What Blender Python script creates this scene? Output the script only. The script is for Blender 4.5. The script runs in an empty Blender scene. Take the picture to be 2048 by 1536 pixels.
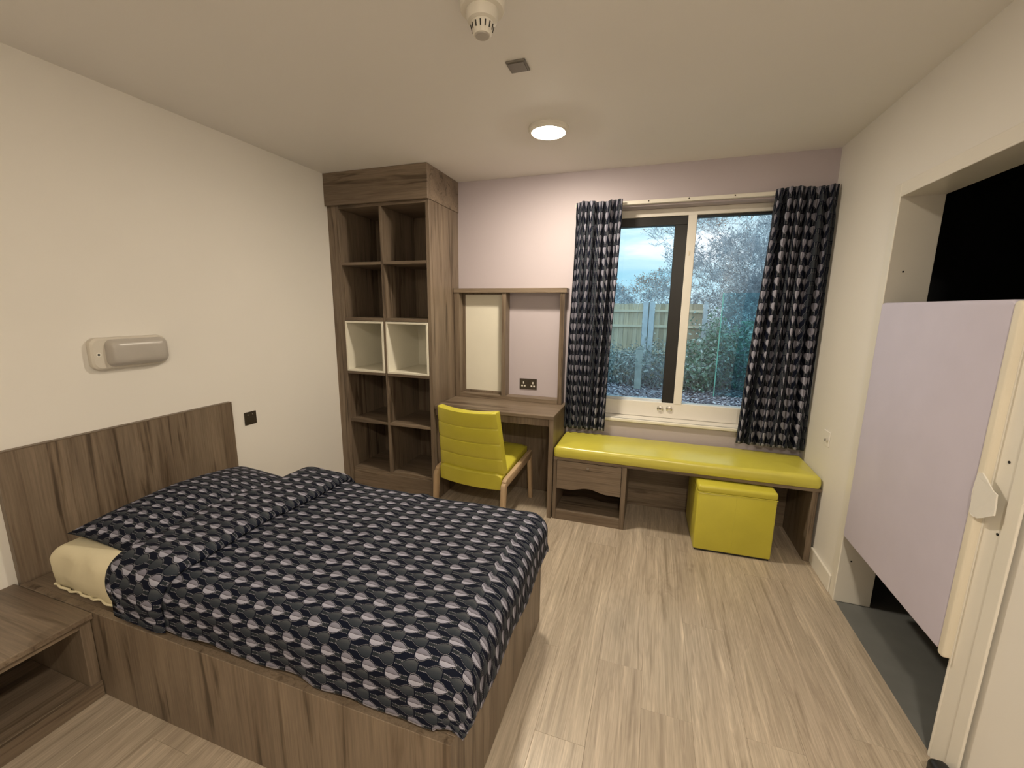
import bpy, bmesh, math, random
from mathutils import Vector, Matrix, noise
random.seed(7)
S = bpy.context.scene
COL = S.collection
# ------------------------------------------------------------------ camera, world, light, exposure
cam_d = bpy.data.cameras.new('camera'); cam = bpy.data.objects.new('camera', cam_d); COL.objects.link(cam)
RIGHT = Vector((0.9480365, 0.3179812, 0.01071224)); UP = Vector((-0.06744811, 0.16795949, 0.98348379)); FWD = Vector((-0.31093013, 0.93310105, -0.18067895))
mw = Matrix.Identity(4)
for i in range(3):
    mw[i][0] = RIGHT[i]; mw[i][1] = UP[i]; mw[i][2] = -FWD[i]
mw[0][3], mw[1][3], mw[2][3] = 2.44676, 0.0, 1.52139
cam.matrix_world = mw
cam_d.sensor_fit = 'HORIZONTAL'; cam_d.sensor_width = 36.0; cam_d.lens = 834.85 / 2048 * 36.0
cam_d.clip_start = 0.02; cam_d.clip_end = 300
S.camera = cam
S.view_settings.view_transform = 'Standard'; S.view_settings.look = 'None'
S.view_settings.gamma = 1.0; S.view_settings.use_curve_mapping = False
S.view_settings.exposure = 0.0
SKY_STRENGTH = 2.3
LAMP_STRENGTH = 420.0
LAMP2_STRENGTH = 600.0
LAMP_COLOR = (1.0, 0.865, 0.68)

W, D, H = 3.467, 3.2514, 2.5
YF = -1.7                                     # wall behind the camera

# ------------------------------------------------------------------ node helpers
class X:
    """socket wrapper with arithmetic"""
    nt = None
    def __init__(s, k): s.k = k
    @staticmethod
    def m(op, *a, clamp=False):
        n = X.nt.nodes.new('ShaderNodeMath'); n.operation = op; n.use_clamp = clamp
        for i, v in enumerate(a):
            if isinstance(v, X): X.nt.links.new(v.k, n.inputs[i])
            else: n.inputs[i].default_value = v
        return X(n.outputs[0])
    def __add__(s, o): return X.m('ADD', s, o)
    def __sub__(s, o): return X.m('SUBTRACT', s, o)
    def __rsub__(s, o): return X.m('SUBTRACT', o, s)
    def __mul__(s, o): return X.m('MULTIPLY', s, o)
    def lt(s, o): return X.m('LESS_THAN', s, o)
    def gt(s, o): return X.m('GREATER_THAN', s, o)
    def abs(s): return X.m('ABSOLUTE', s)
    def frac(s): return X.m('FRACT', s)

def material(name):
    m = bpy.data.materials.new(name); m.use_nodes = True
    nt = m.node_tree; b = nt.nodes['Principled BSDF']; X.nt = nt
    return m, nt, b
def setin(n, **kw):
    for k, v in kw.items():
        k = k.replace('_', ' ')
        n.inputs[k].default_value = (*v, 1.0) if isinstance(v, tuple) and len(v) == 3 and n.inputs[k].type == 'RGBA' else v
def nd(nt, t, **props):
    n = nt.nodes.new(t)
    for k, v in props.items(): setattr(n, k, v)
    return n
def mixc(nt, fac, a, b, mode='MIX'):
    n = nt.nodes.new('ShaderNodeMix'); n.data_type = 'RGBA'; n.blend_type = mode
    for idx, v in ((0, fac), (6, a), (7, b)):
        if isinstance(v, X): nt.links.new(v.k, n.inputs[idx])
        elif hasattr(v, 'is_linked'): nt.links.new(v, n.inputs[idx])
        elif idx == 0: n.inputs[0].default_value = v
        else: n.inputs[idx].default_value = (*v, 1)
    return n.outputs[2]
def ramp(nt, sock, stops):
    n = nt.nodes.new('ShaderNodeValToRGB'); e = n.color_ramp.elements
    while len(e) < len(stops): e.new(0.5)
    for el, (p, c) in zip(e, stops): el.position = p; el.color = (*c, 1)
    nt.links.new(sock, n.inputs[0]); return n.outputs[0]
def noise_tex(nt, vec, scale, detail=3, rough=0.5, dist=0.0):
    n = nt.nodes.new('ShaderNodeTexNoise'); n.inputs['Scale'].default_value = scale; n.inputs['Detail'].default_value = detail
    n.inputs['Roughness'].default_value = rough; n.inputs['Distortion'].default_value = dist
    if vec is not None: nt.links.new(vec, n.inputs['Vector'])
    return n.outputs['Fac']
def mapping(nt, vec, scale=(1, 1, 1), loc=(0, 0, 0)):
    n = nt.nodes.new('ShaderNodeMapping'); n.inputs['Scale'].default_value = scale; n.inputs['Location'].default_value = loc
    nt.links.new(vec, n.inputs['Vector']); return n.outputs[0]
def objcoord(nt, rnd=True):
    tc = nt.nodes.new('ShaderNodeTexCoord').outputs['Object']
    if not rnd: return tc
    r = nt.nodes.new('ShaderNodeObjectInfo').outputs['Random']
    s = nt.nodes.new('ShaderNodeVectorMath'); s.operation = 'SCALE'; s.inputs[0].default_value = (7.3, 11.9, 5.1); nt.links.new(r, s.inputs['Scale'])
    a = nt.nodes.new('ShaderNodeVectorMath'); a.operation = 'ADD'; nt.links.new(tc, a.inputs[0]); nt.links.new(s.outputs[0], a.inputs[1])
    return a.outputs[0]
def bump(nt, b, h, strength=0.2, dist=0.002):
    n = nt.nodes.new('ShaderNodeBump'); n.inputs['Strength'].default_value = strength; n.inputs['Distance'].default_value = dist
    nt.links.new(h, n.inputs['Height']); nt.links.new(n.outputs[0], b.inputs['Normal'])

def plain(name, col, rough=0.5, metal=0.0, var=0.04, spec=0.5, bumpy=0.0, bscale=300):
    m, nt, b = material(name)
    c = objcoord(nt)
    f = noise_tex(nt, c, 6.0, 4)
    lo = tuple(max(0, x * (1 - var)) for x in col); hi = tuple(min(1, x * (1 + var)) for x in col)
    nt.links.new(ramp(nt, f, [(0.3, lo), (0.7, hi)]), b.inputs['Base Color'])
    setin(b, Roughness=rough, Metallic=metal); b.inputs['Specular IOR Level'].default_value = spec
    if bumpy: bump(nt, b, noise_tex(nt, c, bscale, 2), bumpy, 0.001)
    return m

def wood(name, axis):
    m, nt, b = material(name)
    c = objcoord(nt)
    sc = [1.0, 1.0, 1.0]; sc[axis] = 0.055
    v = mapping(nt, c, tuple(sc))
    a = noise_tex(nt, v, 22, 5, 0.55, 0.9)
    sc2 = [1.0, 1.0, 1.0]; sc2[axis] = 0.03
    v2 = mapping(nt, c, tuple(sc2))
    fine = noise_tex(nt, v2, 150, 3, 0.6)
    sc3 = [1.0, 1.0, 1.0]; sc3[axis] = 0.12
    v3 = mapping(nt, c, tuple(sc3), (3, 5, 9))
    broad = noise_tex(nt, v3, 7, 2, 0.5, 0.6)
    base = ramp(nt, broad, [(0.32, (0.160, 0.118, 0.083)), (0.5, (0.205, 0.157, 0.113)), (0.68, (0.245, 0.188, 0.135))])
    streak = ramp(nt, a, [(0.33, (0.42, 0.40, 0.38)), (0.40, (0.78, 0.75, 0.72)), (0.46, (1, 1, 1)), (0.60, (1.0, 1.0, 1.0)), (0.66, (0.80, 0.78, 0.76)), (0.72, (1.05, 1.05, 1.05))])
    col = mixc(nt, 1.0, base, streak, 'MULTIPLY')
    fr = ramp(nt, fine, [(0.3, (0.76, 0.76, 0.76)), (0.7, (1.12, 1.12, 1.12))])
    col = mixc(nt, 1.0, col, fr, 'MULTIPLY')
    nt.links.new(col, b.inputs['Base Color']); setin(b, Roughness=0.42); b.inputs['Specular IOR Level'].default_value = 0.4
    bump(nt, b, fine, 0.12, 0.0006)
    return m
WOODX, WOODY, WOODZ = wood('laminate_grain_x', 0), wood('laminate_grain_y', 1), wood('laminate_grain_z', 2)

def plank_mat():
    m, nt, b = material('vinyl_plank')
    c = objcoord(nt)
    rnd = nt.nodes.new('ShaderNodeObjectInfo').outputs['Random']
    v = mapping(nt, c, (1, 0.038, 1))
    a = noise_tex(nt, v, 24, 6, 0.6, 1.3)
    v2 = mapping(nt, c, (1, 0.025, 1)); fine = noise_tex(nt, v2, 190, 4, 0.65)
    v3 = mapping(nt, c, (1, 0.14, 1), (4, 2, 0)); cath = noise_tex(nt, v3, 9, 3, 0.5, 2.2)
    base = ramp(nt, rnd, [(0.0, (0.47, 0.395, 0.312)), (0.5, (0.50, 0.425, 0.335)), (1.0, (0.53, 0.453, 0.362))])
    st = ramp(nt, a, [(0.28, (0.64, 0.62, 0.59)), (0.42, (0.90, 0.89, 0.88)), (0.56, (1.0, 1.0, 1.0)), (0.66, (1.2, 1.2, 1.2)), (0.75, (1.55, 1.56, 1.56))])
    col = mixc(nt, 1.0, base, st, 'MULTIPLY')
    fr = ramp(nt, fine, [(0.28, (0.78, 0.77, 0.76)), (0.7, (1.12, 1.12, 1.12))])
    col = mixc(nt, 1.0, col, fr, 'MULTIPLY')
    ct = ramp(nt, cath, [(0.40, (0.93, 0.93, 0.92)), (0.47, (1.04, 1.04, 1.04)), (0.53, (0.90, 0.89, 0.88)), (0.60, (1.05, 1.05, 1.05))])
    col = mixc(nt, 1.0, col, ct, 'MULTIPLY')
    vo = nt.nodes.new('ShaderNodeTexVoronoi'); vo.inputs['Scale'].default_value = 3.2; nt.links.new(mapping(nt, c, (1.3, 0.6, 1)), vo.inputs['Vector'])
    kn = ramp(nt, vo.outputs['Distance'], [(0.0, (0.45, 0.42, 0.40)), (0.045, (0.8, 0.79, 0.78)), (0.075, (1, 1, 1))])
    col = mixc(nt, 1.0, col, kn, 'MULTIPLY')
    nt.links.new(col, b.inputs['Base Color'])
    setin(b, Roughness=0.36); b.inputs['Specular IOR Level'].default_value = 0.5
    bump(nt, b, fine, 0.10, 0.0008)
    return m
PLANK = plank_mat()

def wall_mat(name, col, rough=0.6):
    m, nt, b = material(name)
    c = objcoord(nt, False)
    f = noise_tex(nt, c, 1.6, 3)
    nt.links.new(ramp(nt, f, [(0.3, tuple(x * 0.975 for x in col)), (0.7, col)]), b.inputs['Base Color'])
    setin(b, Roughness=rough); b.inputs['Specular IOR Level'].default_value = 0.35
    bump(nt, b, noise_tex(nt, c, 220, 3), 0.10, 0.0012)
    return m
CREAM = wall_mat('cream_paint', (0.84, 0.815, 0.77), 0.5)
LILAC_WALL = wall_mat('lilac_paint', (0.52, 0.465, 0.50), 0.55)
CEIL = wall_mat('ceiling_paint', (0.86, 0.84, 0.82), 0.7)
TRIM = plain('white_gloss_trim', (0.82, 0.79, 0.72), 0.28, var=0.015)
UPVC = plain('white_window_frame', (0.83, 0.80, 0.74), 0.3, var=0.015)
BLACKFR = plain('black_window_sash', (0.008, 0.008, 0.009), 0.35, var=0.2)
ENSUITE = wall_mat('ensuite_painted_shade', (0.035, 0.037, 0.04), 0.8)  # darkness of the unlit room put into its wall colour
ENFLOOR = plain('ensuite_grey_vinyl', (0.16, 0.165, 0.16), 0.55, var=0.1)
LIMEPAD = plain('glossy_lime_vinyl', (0.60, 0.55, 0.075), 0.30, var=0.05, spec=0.8, bumpy=0.12, bscale=420)
LIME = plain('lime_vinyl', (0.60, 0.545, 0.06), 0.34, var=0.05, bumpy=0.12, bscale=420)
LILAC = plain('lilac_foam_vinyl', (0.60, 0.565, 0.69), 0.5, var=0.03, bumpy=0.05)
EDGE = plain('cream_door_edge', (0.80, 0.74, 0.62), 0.5, var=0.03)
PAPER = plain('white_cloth_tab', (0.80, 0.78, 0.73), 0.8, var=0.05, bumpy=0.2, bscale=150)
ASH = plain('pale_beech_wood', (0.55, 0.40, 0.25), 0.45, var=0.08)
SHEET = plain('cream_sheet', (0.72, 0.655, 0.46), 0.85, var=0.04, bumpy=0.1)
PLASTIC = plain('white_plastic', (0.80, 0.77, 0.70), 0.4, var=0.02)
GREYLENS = plain('grey_lens', (0.46, 0.43, 0.395), 0.3, var=0.05)
BULKBASE = plain('pale_bulkhead_base', (0.66, 0.62, 0.55), 0.4, var=0.03)
BRONZE = plain('dark_bronze_plate', (0.075, 0.062, 0.048), 0.35, metal=0.5, var=0.1)
GREYPLATE = plain('grey_sensor_plate', (0.20, 0.185, 0.165), 0.45, metal=0.2, var=0.08)
CHROME = plain('chrome', (0.75, 0.74, 0.72), 0.18, metal=1.0, var=0.03)
DARK = plain('dark_hole', (0.015, 0.014, 0.013), 0.6)
RUBBER = plain('black_rubber', (0.012, 0.012, 0.012), 0.45)
BOXWHITE = plain('white_box_liner', (0.82, 0.79, 0.68), 0.4, var=0.015)
BOARD = plain('cream_whiteboard', (0.80, 0.77, 0.66), 0.35, var=0.015)

def emit_mat(name, col, strength):
    m = bpy.data.materials.new(name); m.use_nodes = True; nt = m.node_tree
    nt.nodes.clear(); o = nt.nodes.new('ShaderNodeOutputMaterial'); e = nt.nodes.new('ShaderNodeEmission')
    e.inputs[0].default_value = (*col, 1); e.inputs[1].default_value = strength
    nt.links.new(e.outputs[0], o.inputs[0]); return m
LAMP = emit_mat('lamp_diffuser', LAMP_COLOR, LAMP_STRENGTH)
LAMP2 = emit_mat('lamp_diffuser_entrance', LAMP_COLOR, LAMP2_STRENGTH)

def glass_mat(name, tint, refl_boost=1.0, rough=0.0):
    m = bpy.data.materials.new(name); m.use_nodes = True; nt = m.node_tree; nt.nodes.clear()
    o = nt.nodes.new('ShaderNodeOutputMaterial'); t = nt.nodes.new('ShaderNodeBsdfTransparent'); g = nt.nodes.new('ShaderNodeBsdfGlossy')
    t.inputs[0].default_value = (*tint, 1); g.inputs['Roughness'].default_value = rough
    fr = nt.nodes.new('ShaderNodeFresnel'); fr.inputs[0].default_value = 1.45
    mu = nt.nodes.new('ShaderNodeMath'); mu.operation = 'MULTIPLY'; mu.inputs[1].default_value = refl_boost; nt.links.new(fr.outputs[0], mu.inputs[0])
    mx = nt.nodes.new('ShaderNodeMixShader'); nt.links.new(mu.outputs[0], mx.inputs[0]); nt.links.new(t.outputs[0], mx.inputs[1]); nt.links.new(g.outputs[0], mx.inputs[2])
    nt.links.new(mx.outputs[0], o.inputs[0]); return m
GLASS_L = glass_mat('tinted_pane', (0.87, 0.965, 1.0), 0.8)
GLASS_R = glass_mat('clear_pane', (0.97, 0.99, 1.0), 0.8)

def fabric(name, pu=0.075, pv=0.0605):
    """navy cloth printed with rows of light and dark leaves; UV is in metres, U along the leaf"""
    m, nt, b = material(name)
    uv = nt.nodes.new('ShaderNodeUVMap'); sp = nt.nodes.new('ShaderNodeSeparateXYZ'); nt.links.new(uv.outputs[0], sp.inputs[0])
    U = X(sp.outputs[0]) * (1 / pu); V = X(sp.outputs[1]) * (1 / pv)
    def curve(x):
        n = nt.nodes.new('ShaderNodeFloatCurve'); c = n.mapping.curves[0]
        pts = [(0, 0), (0.06, 0.0), (0.075, 0.10), (0.16, 0.185), (0.30, 0.215), (0.46, 0.175), (0.60, 0.085), (0.70, 0.02), (0.76, 0.0), (1, 0)]
        while len(c.points) < len(pts): c.points.new(0.5, 0.5)
        for p, q in zip(c.points, pts): p.location = q; p.handle_type = 'VECTOR' if q[1] == 0 else 'AUTO'
        n.mapping.update(); nt.links.new(x.k, n.inputs['Value']); return X.m('MAXIMUM', X(n.outputs[0]), 0.0)
    ls = U.frac(); lt_ = V.frac() - 0.5
    ds = 1.0 - (U + 0.62).frac(); dt = (V + 0.5).frac() - 0.5
    col = None
    navy = (0.004, 0.006, 0.016)
    col = navy
    nz = noise_tex(nt, uv.outputs[0], 14, 2)
    def leaf(col, s, t, light):
        w = curve(s); at = t.abs(); d = at - w
        # stem band with dotted edges
        band = s.gt(0.66) * at.lt(0.085)
        col = mixc(nt, band, col, (0.018, 0.023, 0.030))
        dots = (s * 15.0).frac().gt(0.45)
        edge = s.gt(0.66) * at.gt(0.065) * at.lt(0.10) * dots
        col = mixc(nt, edge, col, (0.20, 0.20, 0.23))
        # dotted outline
        on = w.gt(0.004)
        ring = d.gt(0.028) * d.lt(0.052) * on
        ang = (X.m('ARCTAN2', t * 0.8, s - 0.36) * 5.4).frac().gt(0.42)
        col = mixc(nt, ring * ang, col, (0.26, 0.26, 0.29) if light else (0.20, 0.20, 0.22))
        ins = d.lt(0.0) * on
        if light:
            up = X.m('ADD', t * 1.7, 0.5, clamp=True)
            c1 = ramp(nt, up.k, [(0.1, (0.32, 0.325, 0.41)), (0.48, (0.41, 0.415, 0.51)), (0.5, (0.17, 0.17, 0.22)), (0.9, (0.26, 0.255, 0.32))])
            mid = at.lt(0.014) * s.lt(0.55)
            c1 = mixc(nt, mid, c1, (0.10, 0.09, 0.11))
        else:
            g = X.m('ADD', t * 1.9, 0.5, clamp=True)
            c1 = ramp(nt, g.k, [(0.0, (0.018, 0.025, 0.036)), (0.55, (0.040, 0.048, 0.060)), (1.0, (0.095, 0.100, 0.108))])
        rib = (s * 26.0).frac().gt(0.5)
        c1 = mixc(nt, rib * 0.18, c1, (0.02, 0.02, 0.03))
        return mixc(nt, ins, col, c1)
    col = leaf(col, ds, dt, False)
    col = leaf(col, ls, lt_, True)
    nt.links.new(col, b.inputs['Base Color']); setin(b, Roughness=0.7); b.inputs['Specular IOR Level'].default_value = 0.10
    bump(nt, b, noise_tex(nt, uv.outputs[0], 900, 1), 0.12, 0.0006)
    return m
FABRIC = fabric('leaf_print_bedding')
CURTAINF = fabric('leaf_print_curtain', 0.079, 0.060)

# outdoors
BARK = plain('grey_bark', (0.24, 0.235, 0.25), 0.9, var=0.3)
TWIG = plain('hazy_pale_twigs', (0.50, 0.52, 0.56), 0.9, var=0.3)  # bluish outdoor haze put into the twig colour
def leafmat(name, stops):
    m, nt, b = material(name)
    g = nt.nodes.new('ShaderNodeNewGeometry')
    nt.links.new(ramp(nt, g.outputs['Random Per Island'], stops), b.inputs['Base Color']); setin(b, Roughness=0.5)
    return m
IVY = leafmat('ivy_leaves', [(0.0, (0.07, 0.15, 0.09)), (0.4, (0.20, 0.34, 0.24)), (0.75, (0.44, 0.58, 0.50)), (1.0, (0.80, 0.88, 0.84))])
BRAMBLE = leafmat('bramble_leaves', [(0.0, (0.16, 0.20, 0.18)), (0.5, (0.36, 0.42, 0.39)), (1.0, (0.66, 0.72, 0.72))])
HAZETIPS = leafmat('hazy_grey_twig_tips', [(0.0, (0.26, 0.30, 0.35)), (0.5, (0.46, 0.51, 0.56)), (1.0, (0.72, 0.76, 0.80))])  # tip colours carry the same painted-in haze as the twigs
RUSSET = leafmat('russet_leaves', [(0.0, (0.56, 0.30, 0.19)), (0.6, (0.78, 0.50, 0.36)), (1.0, (0.85, 0.66, 0.55))])
LITTER = leafmat('fallen_leaves', [(0.0, (0.16, 0.14, 0.17)), (0.5, (0.38, 0.34, 0.40)), (0.85, (0.66, 0.64, 0.72)), (1.0, (0.9, 0.9, 0.95))])
SOIL = plain('dark_soil', (0.24, 0.21, 0.25), 0.95, var=0.4, bumpy=0.6, bscale=30)
RAILW = plain('fence_rail', (0.88, 0.76, 0.58), 0.85, var=0.1)
FENCEW, _nt, _b = material('weathered_fence_board')
_c = objcoord(_nt); _f = noise_tex(_nt, mapping(_nt, _c, (1, 1, 0.08)), 30, 4)
_r = ramp(_nt, _nt.nodes.new('ShaderNodeObjectInfo').outputs['Random'], [(0.0, (0.52, 0.42, 0.30)), (0.35, (0.72, 0.60, 0.43)), (0.7, (0.84, 0.71, 0.52)), (1.0, (0.60, 0.52, 0.40))])
_nt.links.new(mixc(_nt, 1.0, _r, ramp(_nt, _f, [(0.3, (0.8, 0.8, 0.8)), (0.7, (1.08, 1.08, 1.08))]), 'MULTIPLY'), _b.inputs['Base Color']); setin(_b, Roughness=0.85)
CONCRETE = plain('pale_concrete', (0.68, 0.74, 0.80), 0.85, var=0.1)
STUMPW = plain('mossy_grey_timber', (0.42, 0.46, 0.43), 0.9, var=0.2)
SCREEN = glass_mat('blue_green_reflection', (0.74, 0.94, 0.97), 1.8, 0.02)  # colour and gloss of the added sheet that imitates a window reflection
REFLEDGE = plain('green_reflection_edge', (0.22, 0.62, 0.48), 0.25)  # green border of the imitated reflection
BRICKOUT = plain('outer_wall_render', (0.6, 0.58, 0.55), 0.9)

# world: pale blue sky with soft cloud
wd = bpy.data.worlds.new('world'); S.world = wd; wd.use_nodes = True
wn = wd.node_tree; wn.nodes.clear()
wo = wn.nodes.new('ShaderNodeOutputWorld'); wb = wn.nodes.new('ShaderNodeBackground'); wn.links.new(wb.outputs[0], wo.inputs[0])
tcw = wn.nodes.new('ShaderNodeTexCoord').outputs['Generated']
cl = noise_tex(wn, mapping(wn, tcw, (1.2, 1.2, 4.5)), 2.6, 5, 0.55, 0.4)
skyc = ramp(wn, cl, [(0.40, (0.24, 0.38, 0.44)), (0.57, (0.37, 0.46, 0.50)), (0.70, (0.66, 0.66, 0.67))])
wn.links.new(skyc, wb.inputs[0]); wb.inputs[1].default_value = SKY_STRENGTH

# ------------------------------------------------------------------ mesh helpers
ORIG = {}
def B(): return bmesh.new()
def box(bm, x0, x1, y0, y1, z0, z1, bev=0.0, seg=1):
    vs = [bm.verts.new((x, y, z)) for x in (x0, x1) for y in (y0, y1) for z in (z0, z1)]
    idx = [(0, 1, 3, 2), (4, 6, 7, 5), (0, 4, 5, 1), (2, 3, 7, 6), (0, 2, 6, 4), (1, 5, 7, 3)]
    fs = [bm.faces.new([vs[i] for i in f]) for f in idx]
    if bev:
        es = list({e for f in fs for e in f.edges})
        bmesh.ops.bevel(bm, geom=es, offset=bev, segments=seg, profile=0.5, affect='EDGES', clamp_overlap=True)
    return vs
def cyl(bm, p0, p1, r0, r1=None, n=24, cap=True):
    r1 = r0 if r1 is None else r1
    p0, p1 = Vector(p0), Vector(p1); d = (p1 - p0).normalized()
    a = d.orthogonal().normalized(); b_ = d.cross(a)
    R0 = [bm.verts.new(p0 + (a * math.cos(2 * math.pi * i / n) + b_ * math.sin(2 * math.pi * i / n)) * r0) for i in range(n)]
    R1 = [bm.verts.new(p1 + (a * math.cos(2 * math.pi * i / n) + b_ * math.sin(2 * math.pi * i / n)) * r1) for i in range(n)]
    for i in range(n):
        bm.faces.new((R0[i], R0[(i + 1) % n], R1[(i + 1) % n], R1[i]))
    if cap:
        bm.faces.new(R0[::-1]); bm.faces.new(R1)
def lathe(bm, c, prof, n=40):
    """profile [(r, z)] revolved about the vertical axis through c"""
    rings = []
    for r, z in prof:
        if r < 1e-6: rings.append([bm.verts.new((c[0], c[1], c[2] + z))])
        else: rings.append([bm.verts.new((c[0] + r * math.cos(2 * math.pi * i / n), c[1] + r * math.sin(2 * math.pi * i / n), c[2] + z)) for i in range(n)])
    for A, Bq in zip(rings, rings[1:]):
        for i in range(n):
            j = (i + 1) % n
            if len(A) == 1 and len(Bq) == 1: continue
            if len(A) == 1: bm.faces.new((A[0], Bq[i], Bq[j]))
            elif len(Bq) == 1: bm.faces.new((A[i], A[j], Bq[0]))
            else: bm.faces.new((A[i], A[j], Bq[j], Bq[i]))
def prism(bm, pts, axis, a, b_):
    """extrude a 2-D outline along axis from a to b"""
    def P(u, v, t): return {0: (t, u, v), 1: (u, t, v), 2: (u, v, t)}[axis]
    A = [bm.verts.new(P(u, v, a)) for u, v in pts]; C = [bm.verts.new(P(u, v, b_)) for u, v in pts]
    n = len(pts)
    bm.faces.new(A); bm.faces.new(C[::-1])
    for i in range(n): bm.faces.new((A[i], C[i], C[(i + 1) % n], A[(i + 1) % n]))
def grid(bm, nu, nv, fn, uvfn=None, closed_u=False):
    vs = [[bm.verts.new(fn(i / (nu - 1), j / (nv - 1))) for j in range(nv)] for i in range(nu)]
    lay = bm.loops.layers.uv.verify() if uvfn else None
    for i in range(nu - 1):
        for j in range(nv - 1):
            f = bm.faces.new((vs[i][j], vs[i + 1][j], vs[i + 1][j + 1], vs[i][j + 1]))
            if lay:
                for lp, (a, c) in zip(f.loops, ((i, j), (i + 1, j), (i + 1, j + 1), (i, j + 1))):
                    lp[lay].uv = uvfn(a / (nu - 1), c / (nv - 1))
    return vs
def link(name, me, mat, parent=None, loc=(0, 0, 0)):
    o = bpy.data.objects.new(name, me); COL.objects.link(o)
    if mat and not me.materials: me.materials.append(mat)
    if parent: o.parent = parent
    o.location = loc
    return o
def part(name, bm, mat, parent=None, smooth=False, local=False, label=None, recalc=True):
    """bm in world coordinates (or in the thing's own when local); becomes one mesh object"""
    if recalc: bmesh.ops.recalc_face_normals(bm, faces=bm.faces)
    org = Vector((0, 0, 0))
    if parent is not None and not local: org = ORIG.get(parent.name, Vector((0, 0, 0)))
    if parent is None and not local:
        xs = [v.co for v in bm.verts]
        org = Vector(((min(c.x for c in xs) + max(c.x for c in xs)) / 2, (min(c.y for c in xs) + max(c.y for c in xs)) / 2, min(c.z for c in xs)))
    if org.length: bmesh.ops.translate(bm, verts=bm.verts, vec=-org)
    me = bpy.data.meshes.new(name); bm.to_mesh(me); bm.free()
    if smooth:
        me.polygons.foreach_set('use_smooth', [True] * len(me.polygons))
        if smooth != 'all': me.set_sharp_from_angle(angle=math.radians(35))
    o = link(name, me, mat, parent, org if parent is None else (0, 0, 0))
    ORIG[o.name] = org
    if label: o['label'] = label
    return o
def tag(o, label, cat, group=None):
    o['label'] = label; o['category'] = cat
    if group: o['group'] = group
    return o
def struct(o): o['kind'] = 'structure'; return o
def thing(name, loc, label, cat, group=None, rz=0):
    o = bpy.data.objects.new(name, None); COL.objects.link(o); o.location = loc; o.rotation_euler = (0, 0, rz); o.empty_display_size = 0.1
    ORIG[o.name] = Vector(loc); return tag(o, label, cat, group)
def bx(name, parent, mat, x0, x1, y0, y1, z0, z1, bev=0.0012, label=None, local=False):
    bm = B(); box(bm, x0, x1, y0, y1, z0, z1, bev); return part(name, bm, mat, parent, label=label, local=local)
def mod_bevel(o, w, seg=3):
    m = o.modifiers.new('b', 'BEVEL'); m.width = w; m.segments = seg; m.limit_method = 'ANGLE'; m.angle_limit = math.radians(40)
    o.data.polygons.foreach_set('use_smooth', [True] * len(o.data.polygons)); return o
def copy_tree(o, parent=None):
    c = o.copy(); COL.objects.link(c)
    if parent: c.parent = parent
    for ch in list(o.children): copy_tree(ch, c)
    return c

# ------------------------------------------------------------------ room shell
DY0, DY1, DZ = 1.597, 2.446, 2.037           # en-suite opening in the right wall
WX0, WX1, WZ0, WZ1 = 2.04, 3.36, 0.690, 2.232  # window opening
WT = 0.15
bm = B(); box(bm, 0, W + WT, YF, D, -0.12, -0.003); floor = struct(part('floor', bm, SOIL))
bm = B(); box(bm, -0.1, W + 0.15, YF - 0.1, D + 0.3, H, H + 0.1); struct(part('ceiling', bm, CEIL))
bm = B(); box(bm, -0.12, 0, YF - 0.1, D + 0.3, -0.12, H); struct(part('wall_left', bm, CREAM))
bm = B(); box(bm, 0, W, YF - 0.12, YF, -0.12, H); struct(part('wall_front', bm, CREAM))
bm = B()
box(bm, 0, WX0, D, D + 0.3, -0.4, H); box(bm, WX1, 6.0, D, D + 0.3, -0.4, H)
box(bm, WX0, WX1, D, D + 0.3, -0.4, WZ0 - 0.03); box(bm, WX0, WX1, D, D + 0.3, WZ1, H)
struct(part('wall_back', bm, LILAC_WALL))
bm = B()
box(bm, W, W + WT, YF - 0.1, DY0, -0.12, H); box(bm, W, W + WT, DY1, D, -0.12, H); box(bm, W, W + WT, DY0, DY1, DZ, H)
struct(part('wall_right', bm, CREAM))
# en-suite beyond the opening: dark, unlit
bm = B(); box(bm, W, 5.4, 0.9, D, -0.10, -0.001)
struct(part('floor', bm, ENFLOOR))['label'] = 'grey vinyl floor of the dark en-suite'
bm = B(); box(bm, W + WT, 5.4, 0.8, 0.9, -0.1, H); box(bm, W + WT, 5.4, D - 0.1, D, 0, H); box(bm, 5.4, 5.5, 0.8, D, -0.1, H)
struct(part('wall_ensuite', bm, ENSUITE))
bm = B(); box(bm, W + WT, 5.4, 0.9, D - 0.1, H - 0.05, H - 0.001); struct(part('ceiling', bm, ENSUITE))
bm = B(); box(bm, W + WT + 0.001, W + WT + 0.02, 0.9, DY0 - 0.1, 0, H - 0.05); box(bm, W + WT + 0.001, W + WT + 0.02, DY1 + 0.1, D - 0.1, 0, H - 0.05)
struct(part('wall_ensuite_inner', bm, ENSUITE))

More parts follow.
